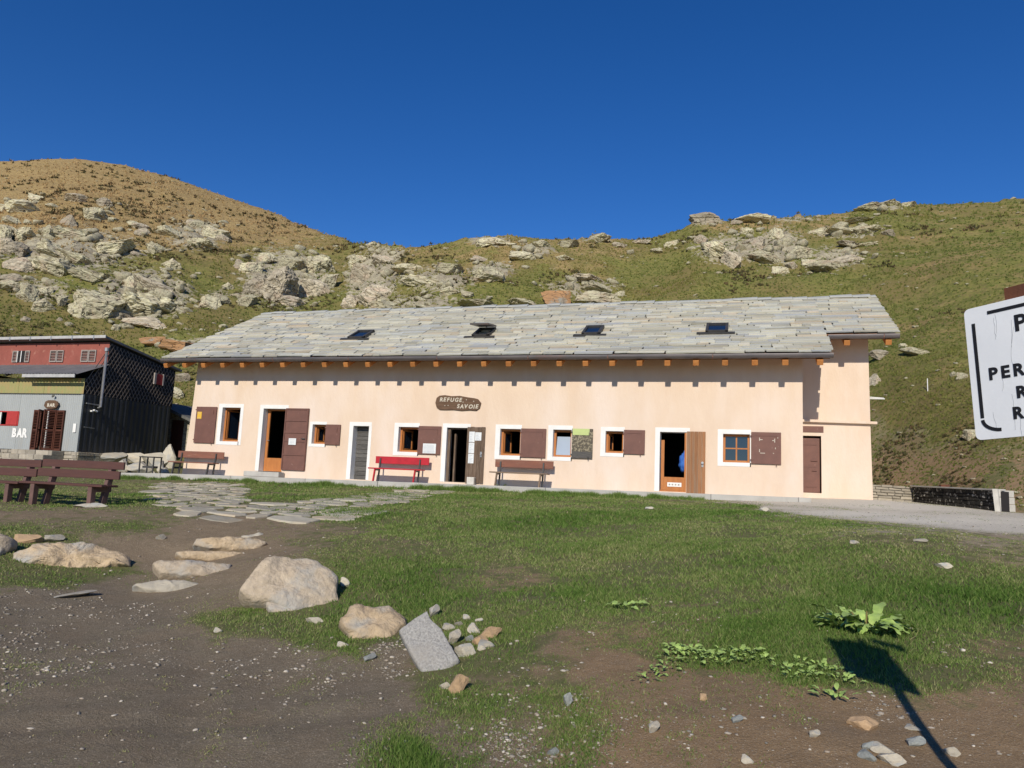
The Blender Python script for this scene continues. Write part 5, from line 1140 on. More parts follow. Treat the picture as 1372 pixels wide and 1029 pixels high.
for k, (L_, mt, lab, al) in enumerate([(z2([(1270, 502), (1310, 487), (1372, 480), (1402, 487), (1350, 512), (1300, 514)]), 'stone_pale', 'small grey slab at the top of the rough stone steps', 60),
                 (z2([(1010, 540), (1030, 513), (1200, 510), (1360, 514), (1404, 530), (1350, 572), (1240, 570), (1100, 560)]), 'boulder_gold', 'golden stone step just below the small grey top slab', 38),
                 (z2([(918, 572), (1100, 570), (1300, 578), (1290, 602), (1180, 622), (1080, 622), (960, 612)]), 'boulder_gold', 'thin golden stone step third from the top of the flight', 38),
                 (z2([(803, 628), (830, 619), (1000, 625), (1220, 640), (1200, 682), (1130, 705), (1070, 714), (940, 705), (840, 692)]), 'boulder_tan', 'thick cream stone step above the lowest step', 40),
                 (z2([(700, 748), (770, 738), (860, 728), (990, 733), (1110, 752), (1112, 775), (1000, 792), (900, 797), (780, 784)]), 'stone_pale', 'lowest whitish stone step at the road edge', 50)]):
    slab_rock('step_stone', mt, L_, al, .30, lab, 'step', 'rough stone steps up the bank', seed=20+k, bulge=.03, rough=.022, facet=.05)
# loose stones: column, row, width, height, material, label
SMM = {mt: [rock_mesh('stone', mt, 300+i+7*len(mt), 3, 15, 0, .035, 2.6, .52, .82, .03) for i in range(3)] for mt in ('stone_pale', 'stone_orange', 'stone_blue')}
HEAP = 'rounded pale stone in the heap right of the granite slab'
ST = [(*z3([(1030, 690)])[0], 15, 9, 'stone_pale', HEAP), (*z3([(1052, 745)])[0], 12, 16, 'stone_pale', HEAP), (*z3([(1098, 800)])[0], 22, 17, 'stone_pale', HEAP), (*z3([(1145, 700)])[0], 15, 12, 'stone_pale', HEAP), (*z3([(1212, 715)])[0], 25, 14, 'stone_orange', 'largest orange stone in the heap right of the granite slab'),
      (*z3([(1170, 752)])[0], 16, 12, 'stone_orange', 'smaller orange stone in the middle of the stone heap'), (*z3([(1200, 770)])[0], 18, 10, 'stone_pale', HEAP), (*z3([(960, 622)])[0], 11, 13, 'stone_pale', 'whitish stone behind the tip of the granite slab'), (*z3([(1075, 672)])[0], 9, 6, 'stone_pale', HEAP), (*z3([(1110, 643)])[0], 8, 7, 'stone_pale', HEAP), (*z3([(1170, 657)])[0], 8, 5, 'stone_pale', HEAP), (*z3([(1125, 738)])[0], 9, 7, 'stone_blue', 'dark bluish stone wedged in the stone heap'), (*z3([(1180, 785)])[0], 9, 7, 'stone_pale', HEAP),
      (*z3([(1064, 962)])[0], 20, 21, 'stone_orange', 'pointed pinkish stone standing in front of the granite slab'), (*z3([(1012, 958)])[0], 12, 9, 'stone_pale', 'small pale stone leaning on the pointed pinkish stone'), (*z3([(546, 490)])[0], 10, 11, 'stone_pale', 'white stone in grass at the end of the large flat boulder'), (*z3([(665, 830)])[0], 13, 8, 'stone_blue', 'grey stone lying in grass before the cream boulder'), (*z3([(412, 657)])[0], 18, 7, 'stone_pale', 'flat stone below the large flat tan boulder'), (*z3([(540, 768)])[0], 12, 6, 'stone_pale', 'flat stone at the grass edge before the cream boulder'),
      (99, 797, 34, 5, 'stone_pale', 'thin flat slab on the gravel below the golden boulder'), (158, 590+190/1.0*0+190, 1, 1, 'stone_pale', ''), (1157, 970, 28, 13, 'stone_orange', 'orange leaf-shaped stone on the brown soil mound'), (1182, 1005, 20, 10, 'stone_pale', 'rounded grey stone left of the sign post shadow'), (1166, 1002, 12, 9, 'stone_blue', 'slate blue stone beside the rounded grey stone'), (1196, 1018, 24, 12, 'stone_pale', 'largest pale stone at the foot of the soil mound'), (1163, 1014, 17, 10, 'stone_blue', 'flat bluish stone under the rounded grey stone'), (1229, 997, 16, 11, 'stone_blue', 'bluish stone touching the sign post shadow'), (1276, 1009, 15, 10, 'stone_pale', 'cream stone right of the sign post shadow'),
      (1224, 976, 14, 5, 'stone_pale', 'thin pale flake above the bluish stone'), (876, 978, 11, 12, 'stone_pale', 'cream stone alone on the brown soil mound'), (760, 940, 10, 16, 'stone_blue', 'pointed blue-grey stone upright in thin grass'), (942, 935, 9, 8, 'stone_orange', 'small orange stone on the brown mound above the cream one'), (988, 965, 12, 8, 'stone_blue', 'grey stone on the brown mound'), (740, 1008, 12, 9, 'stone_blue', 'bluish pebble among gravel under the pointed stone'), (1001, 1020, 12, 10, 'stone_pale', 'pale stone at the lower edge of the brown mound'), (1092, 985, 10, 9, 'stone_pale', 'pale stone between the mound and the orange stone'),
      (120, 677, 28, 6, 'stone_pale', 'flat stone under the front leg of the plank bench'), (35, 722, 28, 8, 'stone_orange', 'small tan stone at the end of the long boulder'), (69, 722, 16, 8, 'stone_pale', 'white stone on top of the long golden boulder'), (213, 720, 9, 6, 'stone_pale', 'small stone on bare soil left of the steps'), (290, 845, 8, 6, 'stone_pale', 'white stone on the dirt road near the grass edge'), (870, 681, 8, 4, 'stone_pale', 'small pale stone on the lawn'), (1024, 683, 10, 5, 'stone_pale', 'pale stone at the gravel edge'), (1145, 727, 9, 5, 'stone_pale', 'pale stone at the grass edge right of the gravel tongue'), (1234, 725, 12, 5, 'stone_pale', 'long pale stone beside the gravel yard'), (1265, 758, 15, 6, 'stone_pale', 'flat pale stone lying alone on the lawn')]
ST = [s for s in ST if s[5]]
HS = hit([s[0] for s in ST], [s[1]+s[3]*.4 for s in ST])
for i, (px, py, w, h, mt, lab) in enumerate(ST):
    p = HS[i]; r = math.hypot(p[0]-CAM[0], p[1]-CAM[1]); s = r/F; az = math.atan2(p[0]-CAM[0], p[1]-CAM[1])
    wm, hm = w*s*1.3, h*s*1.4; me = SMM[mt][i % 3]
    tall = h > .9*w
    o = put(me, 'stone', (p[0], p[1]+.3*hm, p[2]+hm*(.32 if tall else .2)), (R_(rng.uniform(-10, 10)), R_(rng.uniform(-8, 8)), -az+rng.uniform(-.4, .4)), (wm, max(wm*.75, hm*.8), hm))
    tag(o, lab, 'stone', 'stones heaped beside the granite slab' if lab == HEAP else None)
# sampled ground height and cover for the small scatter
_pa, _pl = np.linspace(-1.02, .46, 520), np.linspace(math.log(2.6), math.log(36), 420)
_PA, _PL = np.meshgrid(_pa, _pl); _px_, _py_ = CAM[0]+np.exp(_PL)*np.sin(_PA), CAM[1]+np.exp(_PL)*np.cos(_PA)
_pz = terrain(_px_.ravel(), _py_.ravel()); _pc = np.c_[_pz, cover(_px_.ravel(), _py_.ravel(), _pz)].reshape(420, 520, 5)
def polar(az, r):
    i = np.clip((az+1.02)/1.48*519, 0, 518.999); j = np.clip((np.log(r)-_pl[0])/(_pl[-1]-_pl[0])*419, 0, 418.999); i0, j0 = i.astype(int), j.astype(int); fi, fj = (i-i0)[:, None], (j-j0)[:, None]
    q = (_pc[j0, i0]*(1-fi)+_pc[j0, i0+1]*fi)*(1-fj)+(_pc[j0+1, i0]*(1-fi)+_pc[j0+1, i0+1]*fi)*fj
    return q[:, 0], q[:, 1:]
# pebbles
tet = rock_mesh('p', 'pebble', 900, 1, 8, 0, .08, 2.); tet2 = rock_mesh('p', 'pebble', 901, 1, 8, 0, .08, 2.)
n = 260000
az = nr.uniform(-1.0, .42, n); r = np.exp(nr.uniform(math.log(2.8), math.log(24), n)); x = CAM[0]+r*np.sin(az); y = CAM[1]+r*np.cos(az)
z, c_ = polar(az, r); cl = vn2(x*1.1, y*1.1, 55)*.5+.5*vn2(x*4, y*4, 56)
pr_ = np.clip(c_[:, 1]**1.5*(.35+1.9*cl), 0, 1)*np.where(c_[:, 3] > .5, .5, 1)*(1-.6*c_[:, 0])+.025*(1-c_[:, 0])*(1-c_[:, 3])
k = (nr.random(n) < pr_*.9) & (y < -1.4); x, y, z, r = x[k], y[k], z[k], r[k]
sz = (.003+.012*nr.random(len(x))**6)*np.clip(r/5, .8, 1.25)
S3 = np.stack([sz*2.2*nr.uniform(.8, 1.5, len(x)), sz*2, sz*1.4*nr.uniform(.6, 1.1, len(x))], 1)
o = put(scatter_mesh('gravel', [tet, tet2], np.stack([x, y, z+S3[:, 2]*.2], 1), S3, nr.uniform(0, 6.3, len(x)), 'pebble'), 'gravel', (0, 0, 0)); tag(o, 'small pale gravel scattered over road and bank', 'gravel', None, 'stuff')
print('pebbles', len(x))

# ================================================================== PAVED PATH
def inpoly(px, py, poly):
    c = False; n = len(poly)
    for i in range(n):
        (x1, y1), (x2, y2) = poly[i], poly[(i+1) % n]
        if (y1 > py) != (y2 > py) and px < (x2-x1)*(py-y1)/(y2-y1)+x1: c = not c
    return c
PV = [(205, 647), (322, 648), (335, 664), (345, 674), (395, 672), (480, 665), (520, 657), (560, 653), (606, 654), (606, 659), (560, 668), (500, 685), (470, 694), (440, 699), (380, 698), (345, 694), (270, 695), (212, 690)]
Pw = [tuple(q[:2]) for q in hit([a for a, _ in PV], [b for _, b in PV], False)]
path = empty('paved_path', (-13, -8, -.6)); tag(path, 'path of irregular flat stones leading to the house', None, None, 'structure')
xs_, ys_ = [a for a, _ in Pw], [b for _, b in Pw]
cells = []; y = min(ys_)
while y < max(ys_) and y < -1.6:
    hrow = rng.uniform(.34, .62); x = min(xs_)+rng.uniform(-.5, 0)
    while x < max(xs_):
        w = rng.uniform(.35, 1.05)
        if inpoly(x+w/2, y+hrow/2, Pw): cells.append((x, y, w, hrow))
        x += w
    y += hrow
print('paving', len(cells))
for (x, y, w, h) in cells[:300]:
    r = random.Random(int(x*977+y*131)); g = .02; zt = gz(x+w/2, y+h/2)+.016+r.uniform(0, .012)
    k = r.randint(6, 8); pts = []
    for i in range(k):
        a = 2*math.pi*(i+r.uniform(-.22, .22))/k; ca, sa = math.cos(a), math.sin(a); q = 1/max(abs(ca), abs(sa))**.8
        pts.append((x+w/2+(w/2-g)*ca*q*r.uniform(.86, 1.03), y+h/2+(h/2-g)*sa*q*r.uniform(.86, 1.03)))
    m = MB(); n = len(pts); cxm, cym = x+w/2, y+h/2; tx = (gz(x+w*.9, y+h/2)-gz(x+w*.1, y+h/2))/(w*.8)+r.uniform(-.01, .01); ty = (gz(x+w/2, y+h*.9)-gz(x+w/2, y+h*.1))/(h*.8)+r.uniform(-.012, .008)
    zz = lambda p: zt+(p[0]-cxm)*tx+(p[1]-cym)*ty
    ins = [(cxm+(p[0]-cxm)*.94, cym+(p[1]-cym)*.92) for p in pts]
    m.add([(p[0], p[1], zz(p)-.10) for p in pts]+[(p[0], p[1], zz(p)-.014) for p in pts]+[(p[0], p[1], zz(p)) for p in ins],
          [tuple(range(2*n, 3*n))]+[(i, (i+1) % n, n+(i+1) % n, n+i) for i in range(n)]+[(n+i, n+(i+1) % n, 2*n+(i+1) % n, 2*n+i) for i in range(n)])
    m.build('paving_stone', 'paving', path)

# ================================================================== STONE WALLS BY THE YARD
def stone_run(par, p0, p1, h0, h1, zb0, zb1, depth, mt, rows, seed, wmin=.18, wmax=.5, out=None, cap=None):
    r = random.Random(seed); p0, p1 = Vector(p0), Vector(p1); L_ = (p1-p0).length; d = (p1-p0).normalized(); nrm = Vector((d.y, -d.x, 0))
    if out is not None and nrm.dot(Vector(out)) < 0: nrm = -nrm
    m = MB(); q0, q1 = p0-nrm*.04, p1-nrm*.04
    m.add([(q0.x, q0.y, zb0-.3), (q1.x, q1.y, zb1-.3), (q1.x, q1.y, zb1+h1-.03), (q0.x, q0.y, zb0+h0-.03), (*(q0-nrm*depth).xy, zb0-.3), (*(q1-nrm*depth).xy, zb1-.3), (*(q1-nrm*depth).xy, zb1+h1-.03), (*(q0-nrm*depth).xy, zb0+h0-.03)],
          [(0, 1, 2, 3), (7, 6, 5, 4), (3, 2, 6, 7), (0, 3, 7, 4), (1, 5, 6, 2)])
    m.build('core', 'mortar' if mt != 'wall_black' else 'tar_board', par)
    cuts = sorted([0, 1]+[(i+r.uniform(-.2, .2))/rows for i in range(1, rows)])
    for j in range(rows):
        s = -r.uniform(0, .1)
        while s < L_-.06:
            w = min(r.uniform(wmin, wmax), L_-s); a, b = max(s, 0), s+w-.02
            f0, f1 = a/L_, b/L_
            za0, za1 = [zb0*(1-f)+zb1*f+(h0*(1-f)+h1*f)*cuts[j]+r.uniform(-.012, .012)+.008 for f in (f0, f1)]
            zt0, zt1 = [zb0*(1-f)+zb1*f+(h0*(1-f)+h1*f)*cuts[j+1]+r.uniform(-.012, .012)-.008 for f in (f0, f1)]
            if j == 0: za0 -= .15; za1 -= .15
            pr = r.uniform(-.01, .035); A, Bq = p0+d*a+nrm*pr, p0+d*b+nrm*(pr+r.uniform(-.015, .015)); bk = -nrm*.16
            MB().add([(A.x, A.y, za0), (Bq.x, Bq.y, za1), (Bq.x, Bq.y, zt1), (A.x, A.y, zt0), (*(A+bk).xy, za0), (*(Bq+bk).xy, za1), (*(Bq+bk).xy, zt1), (*(A+bk).xy, zt0)],
                     [(0, 1, 2, 3), (7, 6, 5, 4), (0, 4, 5, 1), (2, 6, 7, 3), (0, 3, 7, 4), (1, 5, 6, 2)]).build('stone', mt, par, .014)
            s += w
OUT = (-1, -.3, 0)
e = empty('dry_stone_wall', (5.4, 8, .1), 'low pale dry stone wall beside the right corner of the house', 'wall')
stone_run(e, (3.9, 7.15, 0), (5.85, 6.65, 0), .60, .60, .03, -.03, .35, 'wall_stone', 6, 5, .2, .55, (0, -1, 0))
e = empty('dark_wall', (6.4, 4, .1), 'black stained, shade-darkened stone wall at the edge of the gravel yard', 'wall')
stone_run(e, (5.86, 6.62, 0), (7.06, 1.32, 0), .60, .63, -.03, -.17, .35, 'wall_black', 5, 6, .2, .5, OUT)
a, b = Vector((5.82, 6.6, .59)), Vector((7.06, 1.30, .475)); MB().bar(a+Vector((.12, .03, 0)), b+Vector((.12, .03, 0)), .36, .05).build('coping', 'concrete', e, .01)
e = empty('wall_end', (7.4, 1.6, -.1), 'pale concrete block end of the black wall with a dark notch', 'wall')
p, q = Vector((7.08, 1.25, 0)), Vector((7.86, 1.95, 0)); d = (q-p).normalized(); nn = Vector((d.y, -d.x, 0))
MB().add([(7.02, 1.22, -.3), (7.14, 1.16, -.3), (7.2, 1.3, -.3), (7.06, 1.36, -.3), (6.96, 1.22, .50), (7.08, 1.16, .50), (7.14, 1.3, .50), (7.0, 1.36, .50)], [(3, 2, 1, 0), (4, 5, 6, 7), (0, 1, 5, 4), (1, 2, 6, 5), (2, 3, 7, 6), (3, 0, 4, 7)]).build('post', 'block_white', e)
for i, (u0, u1, z0, z1) in enumerate(((.10, .80, .27, .47), (.36, .82, .06, .262), (.36, .84, -.16, .052), (.13, .20, -.16, .262), (.22, .34, -.16, -.1))):
    A, Bq = p+d*u0-nn*.10, p+d*u1-nn*.10; MB().bar((A.x, A.y, (z0+z1)/2), (Bq.x, Bq.y, (z0+z1)/2), .22, z1-z0).build('block', 'block_white', e, .01)
A, Bq = p+d*.12-nn*.16, p+d*.4-nn*.16; MB().bar((A.x, A.y, .04), (Bq.x, Bq.y, .04), .04, .42).build('notch_back', 'tar_board', e)
rb = MB().box(6.35, 6.62, 4.6, 4.9, .50, .64).build('rusty_box', 'rust', None, .01); tag(rb, 'small rusty iron piece lying on top of the black wall', 'scrap')
# pole on the slope
p = hit([1243], [524])[0]; tag(MB().tube([(p[0], p[1], p[2]-.2), (p[0], p[1], p[2]+.62)], .022, 8).build('marker_pole', 'white_paint', None), 'thin white marker pole standing on the green slope', 'pole')

# ================================================================== ROAD SIGN
sg = empty('road_sign', (1.08, -21.2, gz(1.12, -21.2)), 'white enamel sign with black lettering on a leaning post', 'sign')
A0 = Vector(aty(1308, 590, -21.36)); U = Vector((.708, -.706, .0)); Vv = Vector((0, 0, 1))
tl = R_(3.4)
U2 = (U*math.cos(tl)+Vv*math.sin(tl)); V2 = (Vv*math.cos(tl)-U*math.sin(tl)); Nn = U2.cross(V2)
if Nn.dot(Vector(CAM)-A0) < 0: Nn = -Nn
PWd, PHt = .56, .492
Mp = Matrix(((U2.x, V2.x, Nn.x, A0.x), (U2.y, V2.y, Nn.y, A0.y), (U2.z, V2.z, Nn.z, A0.z), (0, 0, 0, 1)))
def rrect(x0, x1, y0, y1, r, n=6):
    o = []
    for cx_, cy_, a in ((x1-r, y1-r, 0), (x0+r, y1-r, 90), (x0+r, y0+r, 180), (x1-r, y0+r, 270)):
        for i in range(n+1): t = R_(a+90*i/n); o.append((cx_+r*math.cos(t), cy_+r*math.sin(t)))
    return o
def plate_part(name, polys, z0, z1, mt, bev=0.):
    m = MB()
    for poly in polys:
        n = len(poly); m.add([(*p, z0) for p in poly]+[(*p, z1) for p in poly], [tuple(range(n))[::-1], tuple(range(n, 2*n))]+[(i, (i+1) % n, (i+1) % n+n, i+n) for i in range(n)])
    me = m.mesh(name, mt, bev); me.transform(Mp); me.transform(Matrix.Translation(-wloc(sg))); o = bpy.data.objects.new(name, me); col.objects.link(o); o.parent = sg; return o
plate_part('plate', [rrect(0, PWd, 0, PHt, .02)], -.012, 0, 'sign_white')
def strip(pts, w):
    L_ = []; Rr_ = []
    for i, p in enumerate(pts):
        a = Vector(pts[max(i-1, 0)]); b = Vector(pts[min(i+1, len(pts)-1)]); t = (b-a).normalized(); n = Vector((-t.y, t.x))*w/2; L_.append(tuple(Vector(p)+n)); Rr_.append(tuple(Vector(p)-n))
    return L_+Rr_[::-1]
bw = .012; i0 = .031
plate_part('border_line', [strip([(i0, .078), (i0, PHt-.06)], bw)], .0005, .002, 'black_paint')
plate_part('border_line', [strip([(.085, PHt-i0), (PWd-.085, PHt-i0)], bw)], .0005, .002, 'black_paint')
plate_part('border_line', [strip([(PWd-i0, .075), (PWd-i0, PHt-.075)], bw)], .0005, .002, 'black_paint')
plate_part('border_line', [strip([(i0+.062*(1-math.cos(t)), i0+.040*(1-math.sin(t))) for t in [R_(k) for k in range(0, 91, 10)]], bw)], .0005, .002, 'black_paint')
for _ in range(26):
    x, y = rng.uniform(.06, .5), rng.uniform(.05, .5); pts = [(x, y)]
    for k in range(rng.randint(3, 7)): x += rng.uniform(-.006, .006); y -= rng.uniform(.01, .03); pts.append((x, y))
    plate_part('crack', [strip(pts, .0008)], .0003, .0008, 'crack')
def sign_text(body, x, y, size):
    for ch in body:
        me = textmesh(ch, size, 'black_paint', .0022, 0, .0008); xs_ = [v.co.x for v in me.vertices]; w = max(xs_)
        me.transform(Matrix.Translation(-wloc(sg)) @ Mp @ Matrix.Translation((x, y, .0015)) @ Matrix.Diagonal((1.02, 1, 1, 1))); o = bpy.data.objects.new('letter', me); col.objects.link(o); o.parent = sg; x += w*1.02+size*.17
sign_text('P', .172, .373, .081); sign_text('PER', .068, .214, .060); sign_text('R', .155, .136, .057); sign_text('RI', .136, .064, .057)
pb = A0+U2*.34-Nn*.04; pt = pb+V2*.60; gp = gz(pb.x+.03, pb.y)
m = MB(); m.tube([(pb.x+.05, pb.y-.03, gp-.3), tuple(pb), tuple(pt)], .03, 12); m.build('post', 'steel', sg, smooth=True)
c0 = A0+U2*.145+V2*(PHt+.02)-Nn*.02
m = MB(); m.bar(tuple(c0), tuple(c0+U2*.42), .02, .055, tuple(V2)); m.build('rusty_bracket', 'rust', sg)
c1 = A0+U2*.46+V2*(PHt+.14)-Nn*.03; m = MB(); m.bar(tuple(c1), tuple(c1+U2*.30), .02, .10, tuple(V2)); m.build('arrow_board', 'rust', sg)

# ================================================================== AROUND THE BAR HUT
sb = empty('hut_footing', (-28, SY-.1, .1), 'rough stone footing wall under the bar hut', 'wall')
stone_run(sb, (-37.4, SY-.06, 0), (-30.5, SY-.06, 0), .62, .62, -.04, -.04, .3, 'wall_stone', 4, 15, .25, .7, (0, -1, 0))
stone_run(sb, (-28.3, SY-.06, 0), (SX+.1, SY-.06, 0), .62, .62, -.04, -.04, .3, 'wall_stone', 4, 16, .25, .6, (0, -1, 0))
stone_run(sb, (SX+.12, SY-.04, 0), (SX+.12, 6.7, 0), .58, .52, .0, .1, .3, 'rock_grey', 3, 17, .35, 1.1, (1, 0, 0))
bst = empty('bar_steps', (-29.3, SY-.7, 0), 'pale stone block steps up to the bar door', 'steps')
for k, (d0, z1) in enumerate(((1.5, .18), (1.1, .38), (.7, .58))):
    x = -30.55
    while x < -28.3:
        w = min(rng.uniform(.4, .8), -28.25-x); MB().box(x, x+w-.015, SY-d0+rng.uniform(-.02, .02), SY-.08, -.25 if k == 0 else z1-.21, z1+rng.uniform(-.01, .01)).build('block', 'wall_stone', bst, .02); x += w
p = hit([5], [618])[0]
tb = empty('yellow_table', (-31.6, .1, -.1), 'yellow topped stone table at the foot of the bar hut', 'table')
MB().box(-32.6, -30.75, -.5, .2, .58, .64).build('table_top', 'yellow_paint', tb, .006); MB().box(-32.6, -30.7, -.45, .15, .40, .575).build('stone_slab', 'stone_pale', tb, .02)
for x in (-32.3, -31.1): MB().box(x, x+.3, -.3, .05, -.2, .40).build('leg', 'wall_stone', tb, .02)
hut = empty('stone_hut', (-25.9, 8.6, .2), 'small grey stone outbuilding with red-brown door between bar hut and house', 'building')
yh = 8.2; a = aty(225, 548, yh); b = aty(251, 560, yh); dl = aty(232, 563, yh); dr = aty(243, 605, yh)
m = MB(); m.add([(a[0]-.4, yh, -.2), (b[0]+.6, yh, -.2), (b[0]+.6, yh, b[2]-.3), (a[0]-.4, yh, a[2]+.2), (a[0]-.4, yh+2.5, -.2), (b[0]+.6, yh+2.5, -.2), (b[0]+.6, yh+2.5, b[2]-.3), (a[0]-.4, yh+2.5, a[2]+.2)], [(0, 1, 2, 3), (7, 6, 5, 4), (1, 5, 6, 2), (0, 3, 7, 4)]); m.build('wall', 'rock_grey', hut)
m = MB(); m.bar((a[0]-.5, yh+1, a[2]+.32), (b[0]+.8, yh+1, b[2]-.22), 3.1, .14, (0, 0, 1)); m.build('roof', 'slate_bed', hut)
MB().box(dl[0], dr[0], yh-.05, yh-.01, .25, dl[2]).build('door', 'louvre', hut)
# rubble between hut and terrace
RB = [(150, 612, 40, 9), (183, 613, 34, 9), (212, 614, 36, 11), (166, 623, 22, 12), (190, 626, 36, 11), (228, 606, 18, 16), (222, 632, 14, 9), (205, 634, 10, 5), (217, 623, 10, 9)]
LB = ['long pale slab lying on the hut footing near its corner', 'pale flat stone midway along the black hut wall', 'cracked white slab at the back end of the black hut wall', 'pale rounded rock under the long slab by the hut', 'low sand-coloured rock before the black hut wall', 'bright white rock against the outbuilding corner', 'cream square stone behind the house-end bench', 'small pale stone on the terrace edge by the rubble', 'grey block between rubble and house-end bench']
for (px, py, w, h), lab in zip(RB, LB):
    p = aty(px, py+h*.4, .6) if py > 618 else atx(px, py+h*.4, SX+.35) if px < 200 else aty(px, py+h*.4, 3.)
    r = math.hypot(p[0]-CAM[0], p[1]-CAM[1]); s_ = r/F; g_ = gz(p[0], p[1]); top = p[2]+h*s_; hh = max(top-g_+.1, h*s_*1.1)
    tag(put(SMM['stone_pale'][len(lab) % 3], 'rubble_stone', (p[0], p[1], top-hh/2), (0, 0, rng.uniform(-.3, .3)), (w*s_*1.1, max(w*s_*.7, .4), hh)), lab, 'stone')
gt = empty('iron_table', (-21.9, -.6, -.15), 'small dark iron table behind the house-end bench', 'table')
MB().box(-22.2, -21.5, -.8, -.35, .42, .46).build('top', 'dark_metal', gt)
for x, y in ((-22.17, -.77), (-21.53, -.77), (-22.17, -.38), (-21.53, -.38)): MB().box(x-.02, x+.02, y-.02, y+.02, -.3, .42).build('leg', 'dark_metal', gt)
MB().box(-22.1, -21.6, -.7, -.45, .02, .10).build('shelf', 'dark_metal', gt)

# ================================================================== PLANTS
def leaf_mesh(n=8, ruffle=.06, seed=0, width=.42):
    r = random.Random(seed); v = []; f = []
    for i in range(n+1):
        t = i/n; w = width*.75*math.sin(math.pi*min(1, t*.93+.05))**.75; z = -.55*t*t+.30*t
        for k in (-1, -.5, 0, .5, 1): v.append((k*w/1+r.uniform(-.02, .02), t, z+abs(k)*.10*w+ruffle*math.sin(t*16+k*2+seed)*abs(k)))
    for i in range(n):
        for k in range(4): a = i*5+k; f.append((a, a+1, a+6, a+5))
    me = bpy.data.meshes.new('leaf'); me.from_pydata(v, [], f); me.materials.append(MATS['leaf']); me.polygons.foreach_set('use_smooth', [True]*len(f)); return me
LM = [leaf_mesh(8, .05, i) for i in range(4)]
def dock(px, py, nl, size, label, name='dock_plant', mt=None, spread=.12, el=(15, 65)):
    p = hit([px], [py])[0]; e = empty(name, p, label, 'plant')
    for i in range(nl):
        a = 2*math.pi*i/nl+rng.uniform(-.3, .3); el_ = R_(rng.uniform(*el)); s_ = size*rng.uniform(.7, 1.2); o_ = Vector((math.cos(a), math.sin(a), 0))*spread*rng.random()
        o = put(LM[i % 4], 'leaf', Vector(p)+o_+Vector((0, 0, .012+.10*size*rng.random()/.2)), (el_, rng.uniform(-.3, .3), a-math.pi/2), (s_*.8, s_, s_), e)
    for i in range(2 if nl > 20 else 0):
        a = rng.uniform(0, 6.28); MB().tube([tuple(Vector(p)+Vector((0, 0, -.02))), tuple(Vector(p)+Vector((math.cos(a)*.1, math.sin(a)*.1, size*.8)))], .006, 5).build('stem', 'stem_red', e)
    return e
dock(1160, 846, 46, .175, 'bushy bright green dock plant with broad ruffled leaves', spread=.26, el=(-8, 42))
dock(672, 657, 8, .22, 'small leafy weed at the kerb before the brown wall bench', spread=.1)
LP_ = [(868, 912, 'lone light green rosette at the tip of the leafy strip on the mound'), (884, 903, 'second light green rosette behind the strip tip on the mound')]
LP_ = [(px+rng.uniform(-3, 3), py+rng.uniform(-3, 3), 11, rng.uniform(.042, .068)) for px, py in [(868, 913), (880, 905), (892, 896), (904, 886), (915, 879), (927, 875), (940, 878), (950, 886), (962, 882), (974, 877), (986, 880), (998, 876), (1010, 883), (1024, 888), (935, 890), (966, 893), (1055, 900), (1068, 908), (1080, 904), (1094, 910), (1108, 903), (1122, 912), (1134, 918), (1116, 940), (1078, 892), (1100, 893), (905, 872), (1000, 890)]]
for i, (px, py, nl, s_) in enumerate(LP_):
    e = dock(px, py, nl, s_, 'low rosette of light green leaves at the crest of the soil mound', 'rosette_plant', spread=.10, el=(5, 45)); e['group'] = 'leaf rosettes on the mound crest'
e = dock(835, 815, 12, .10, 'grey-green thistle rosette flat in the lawn above the mound', 'rosette_plant', spread=.14, el=(0, 30))

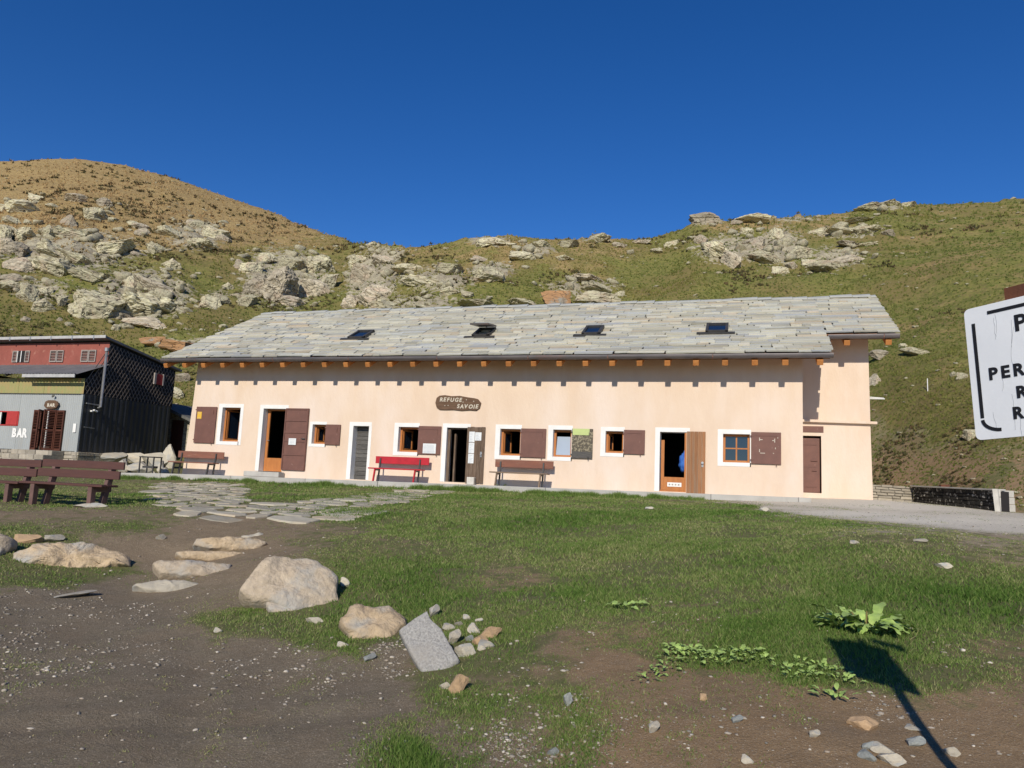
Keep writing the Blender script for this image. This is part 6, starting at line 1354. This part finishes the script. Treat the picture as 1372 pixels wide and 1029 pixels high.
# ================================================================== GRASS
def lawn(n, rmin, rmax, a0, a1, hmul, wmul, name):
    az = nr.uniform(a0, a1, n); r = np.exp(nr.uniform(math.log(rmin), math.log(rmax), n)); x = CAM[0]+r*np.sin(az); y = CAM[1]+r*np.cos(az)
    ok = (y < -1.24) | (x > 4.3); x, y, r, az = x[ok], y[ok], r[ok], az[ok]
    z, c_ = polar(az, r); g = c_[:, 0]
    pat = vn2(x*.9, y*.9, 101)*.6+.5*vn2(x*3.3, y*3.3, 102)+.35*vn2(x*11, y*11, 103)
    pr = np.clip(1.15*g+.60*pat-.06, 0, 1)**1.4*(.5+.5*sst(-.5, .3, pat))
    k = nr.random(len(x)) < pr; x, y, z, r, g, pat = x[k], y[k], z[k], r[k], g[k], pat[k]
    n = len(x); kerb = np.exp(-((y+1.36)/.12)**2)*(x < -1)*(.5+.5*vn2(x*1.1, x*0, 105)); lush = np.clip(vn2(x*.55+5, y*.55, 107)+.2, 0, 1)
    hh = (.022+.030*nr.random(n)+.045*lush*nr.random(n)+.16*np.clip(kerb, 0, 1)*nr.random(n))*hmul*(.3+.75*g*g)
    ww = (.0028+.0022*nr.random(n))*wmul*np.clip(r/5.5, .9, 4.5)
    a = nr.uniform(0, 2*math.pi, n); d = np.stack([np.cos(a), np.sin(a), np.zeros(n)], 1); t = nr.normal(0, .55, (n, 2))
    b = np.stack([x, y, z-.006], 1); tip = b+np.stack([t[:, 0]*hh, t[:, 1]*hh, hh], 1)
    v = np.stack([b-d*ww[:, None], b+d*ww[:, None], tip], 1).reshape(-1, 3)
    rv = np.clip(.44-.22*lush+.30*(1-g)+.14*vn2(x*.5, y*.5, 109)+.12*vn2(x*2.2, y*2.2, 111)+nr.normal(0, .19, n)+.3*(nr.random(n) < .07), 0, 1)
    print(name, n)
    o = put(npmesh(name, v, np.arange(3*n).reshape(-1, 3), 'grass', dict(rnd=np.repeat(rv, 3))), name, (0, 0, 0)); return tag(o, 'short patchy grass of the lawn and banks', 'grass', None, 'stuff')
n = 5200; kx = nr.uniform(-22.5, -1.2, n); cl_ = .5+.5*vn2(kx*1.3, kx*0, 105)+.4*vn2(kx*4.5, kx*0, 106); ok = nr.random(n) < np.clip(cl_, 0.05, 1); kx = kx[ok]; cl_ = np.clip(cl_[ok], .1, 1)
ky = -1.30-np.abs(nr.normal(0, .16, len(kx))); kp = np.stack([kx, ky, terrain(kx, ky)], 1)
o = put(tuft_field('kerb_grass', kp, .06+.15*cl_, np.full(len(kx), .016), 8, 'grass', np.clip(.22+.25*nr.random(len(kx)), 0, 1), .5), 'kerb_grass', (0, 0, 0)); tag(o, 'taller grass clumps growing along the terrace kerb', 'grass', None, 'stuff')
lawn(1100000, 3.0, 34, -.98, .40, 1., 1., 'lawn_grass')
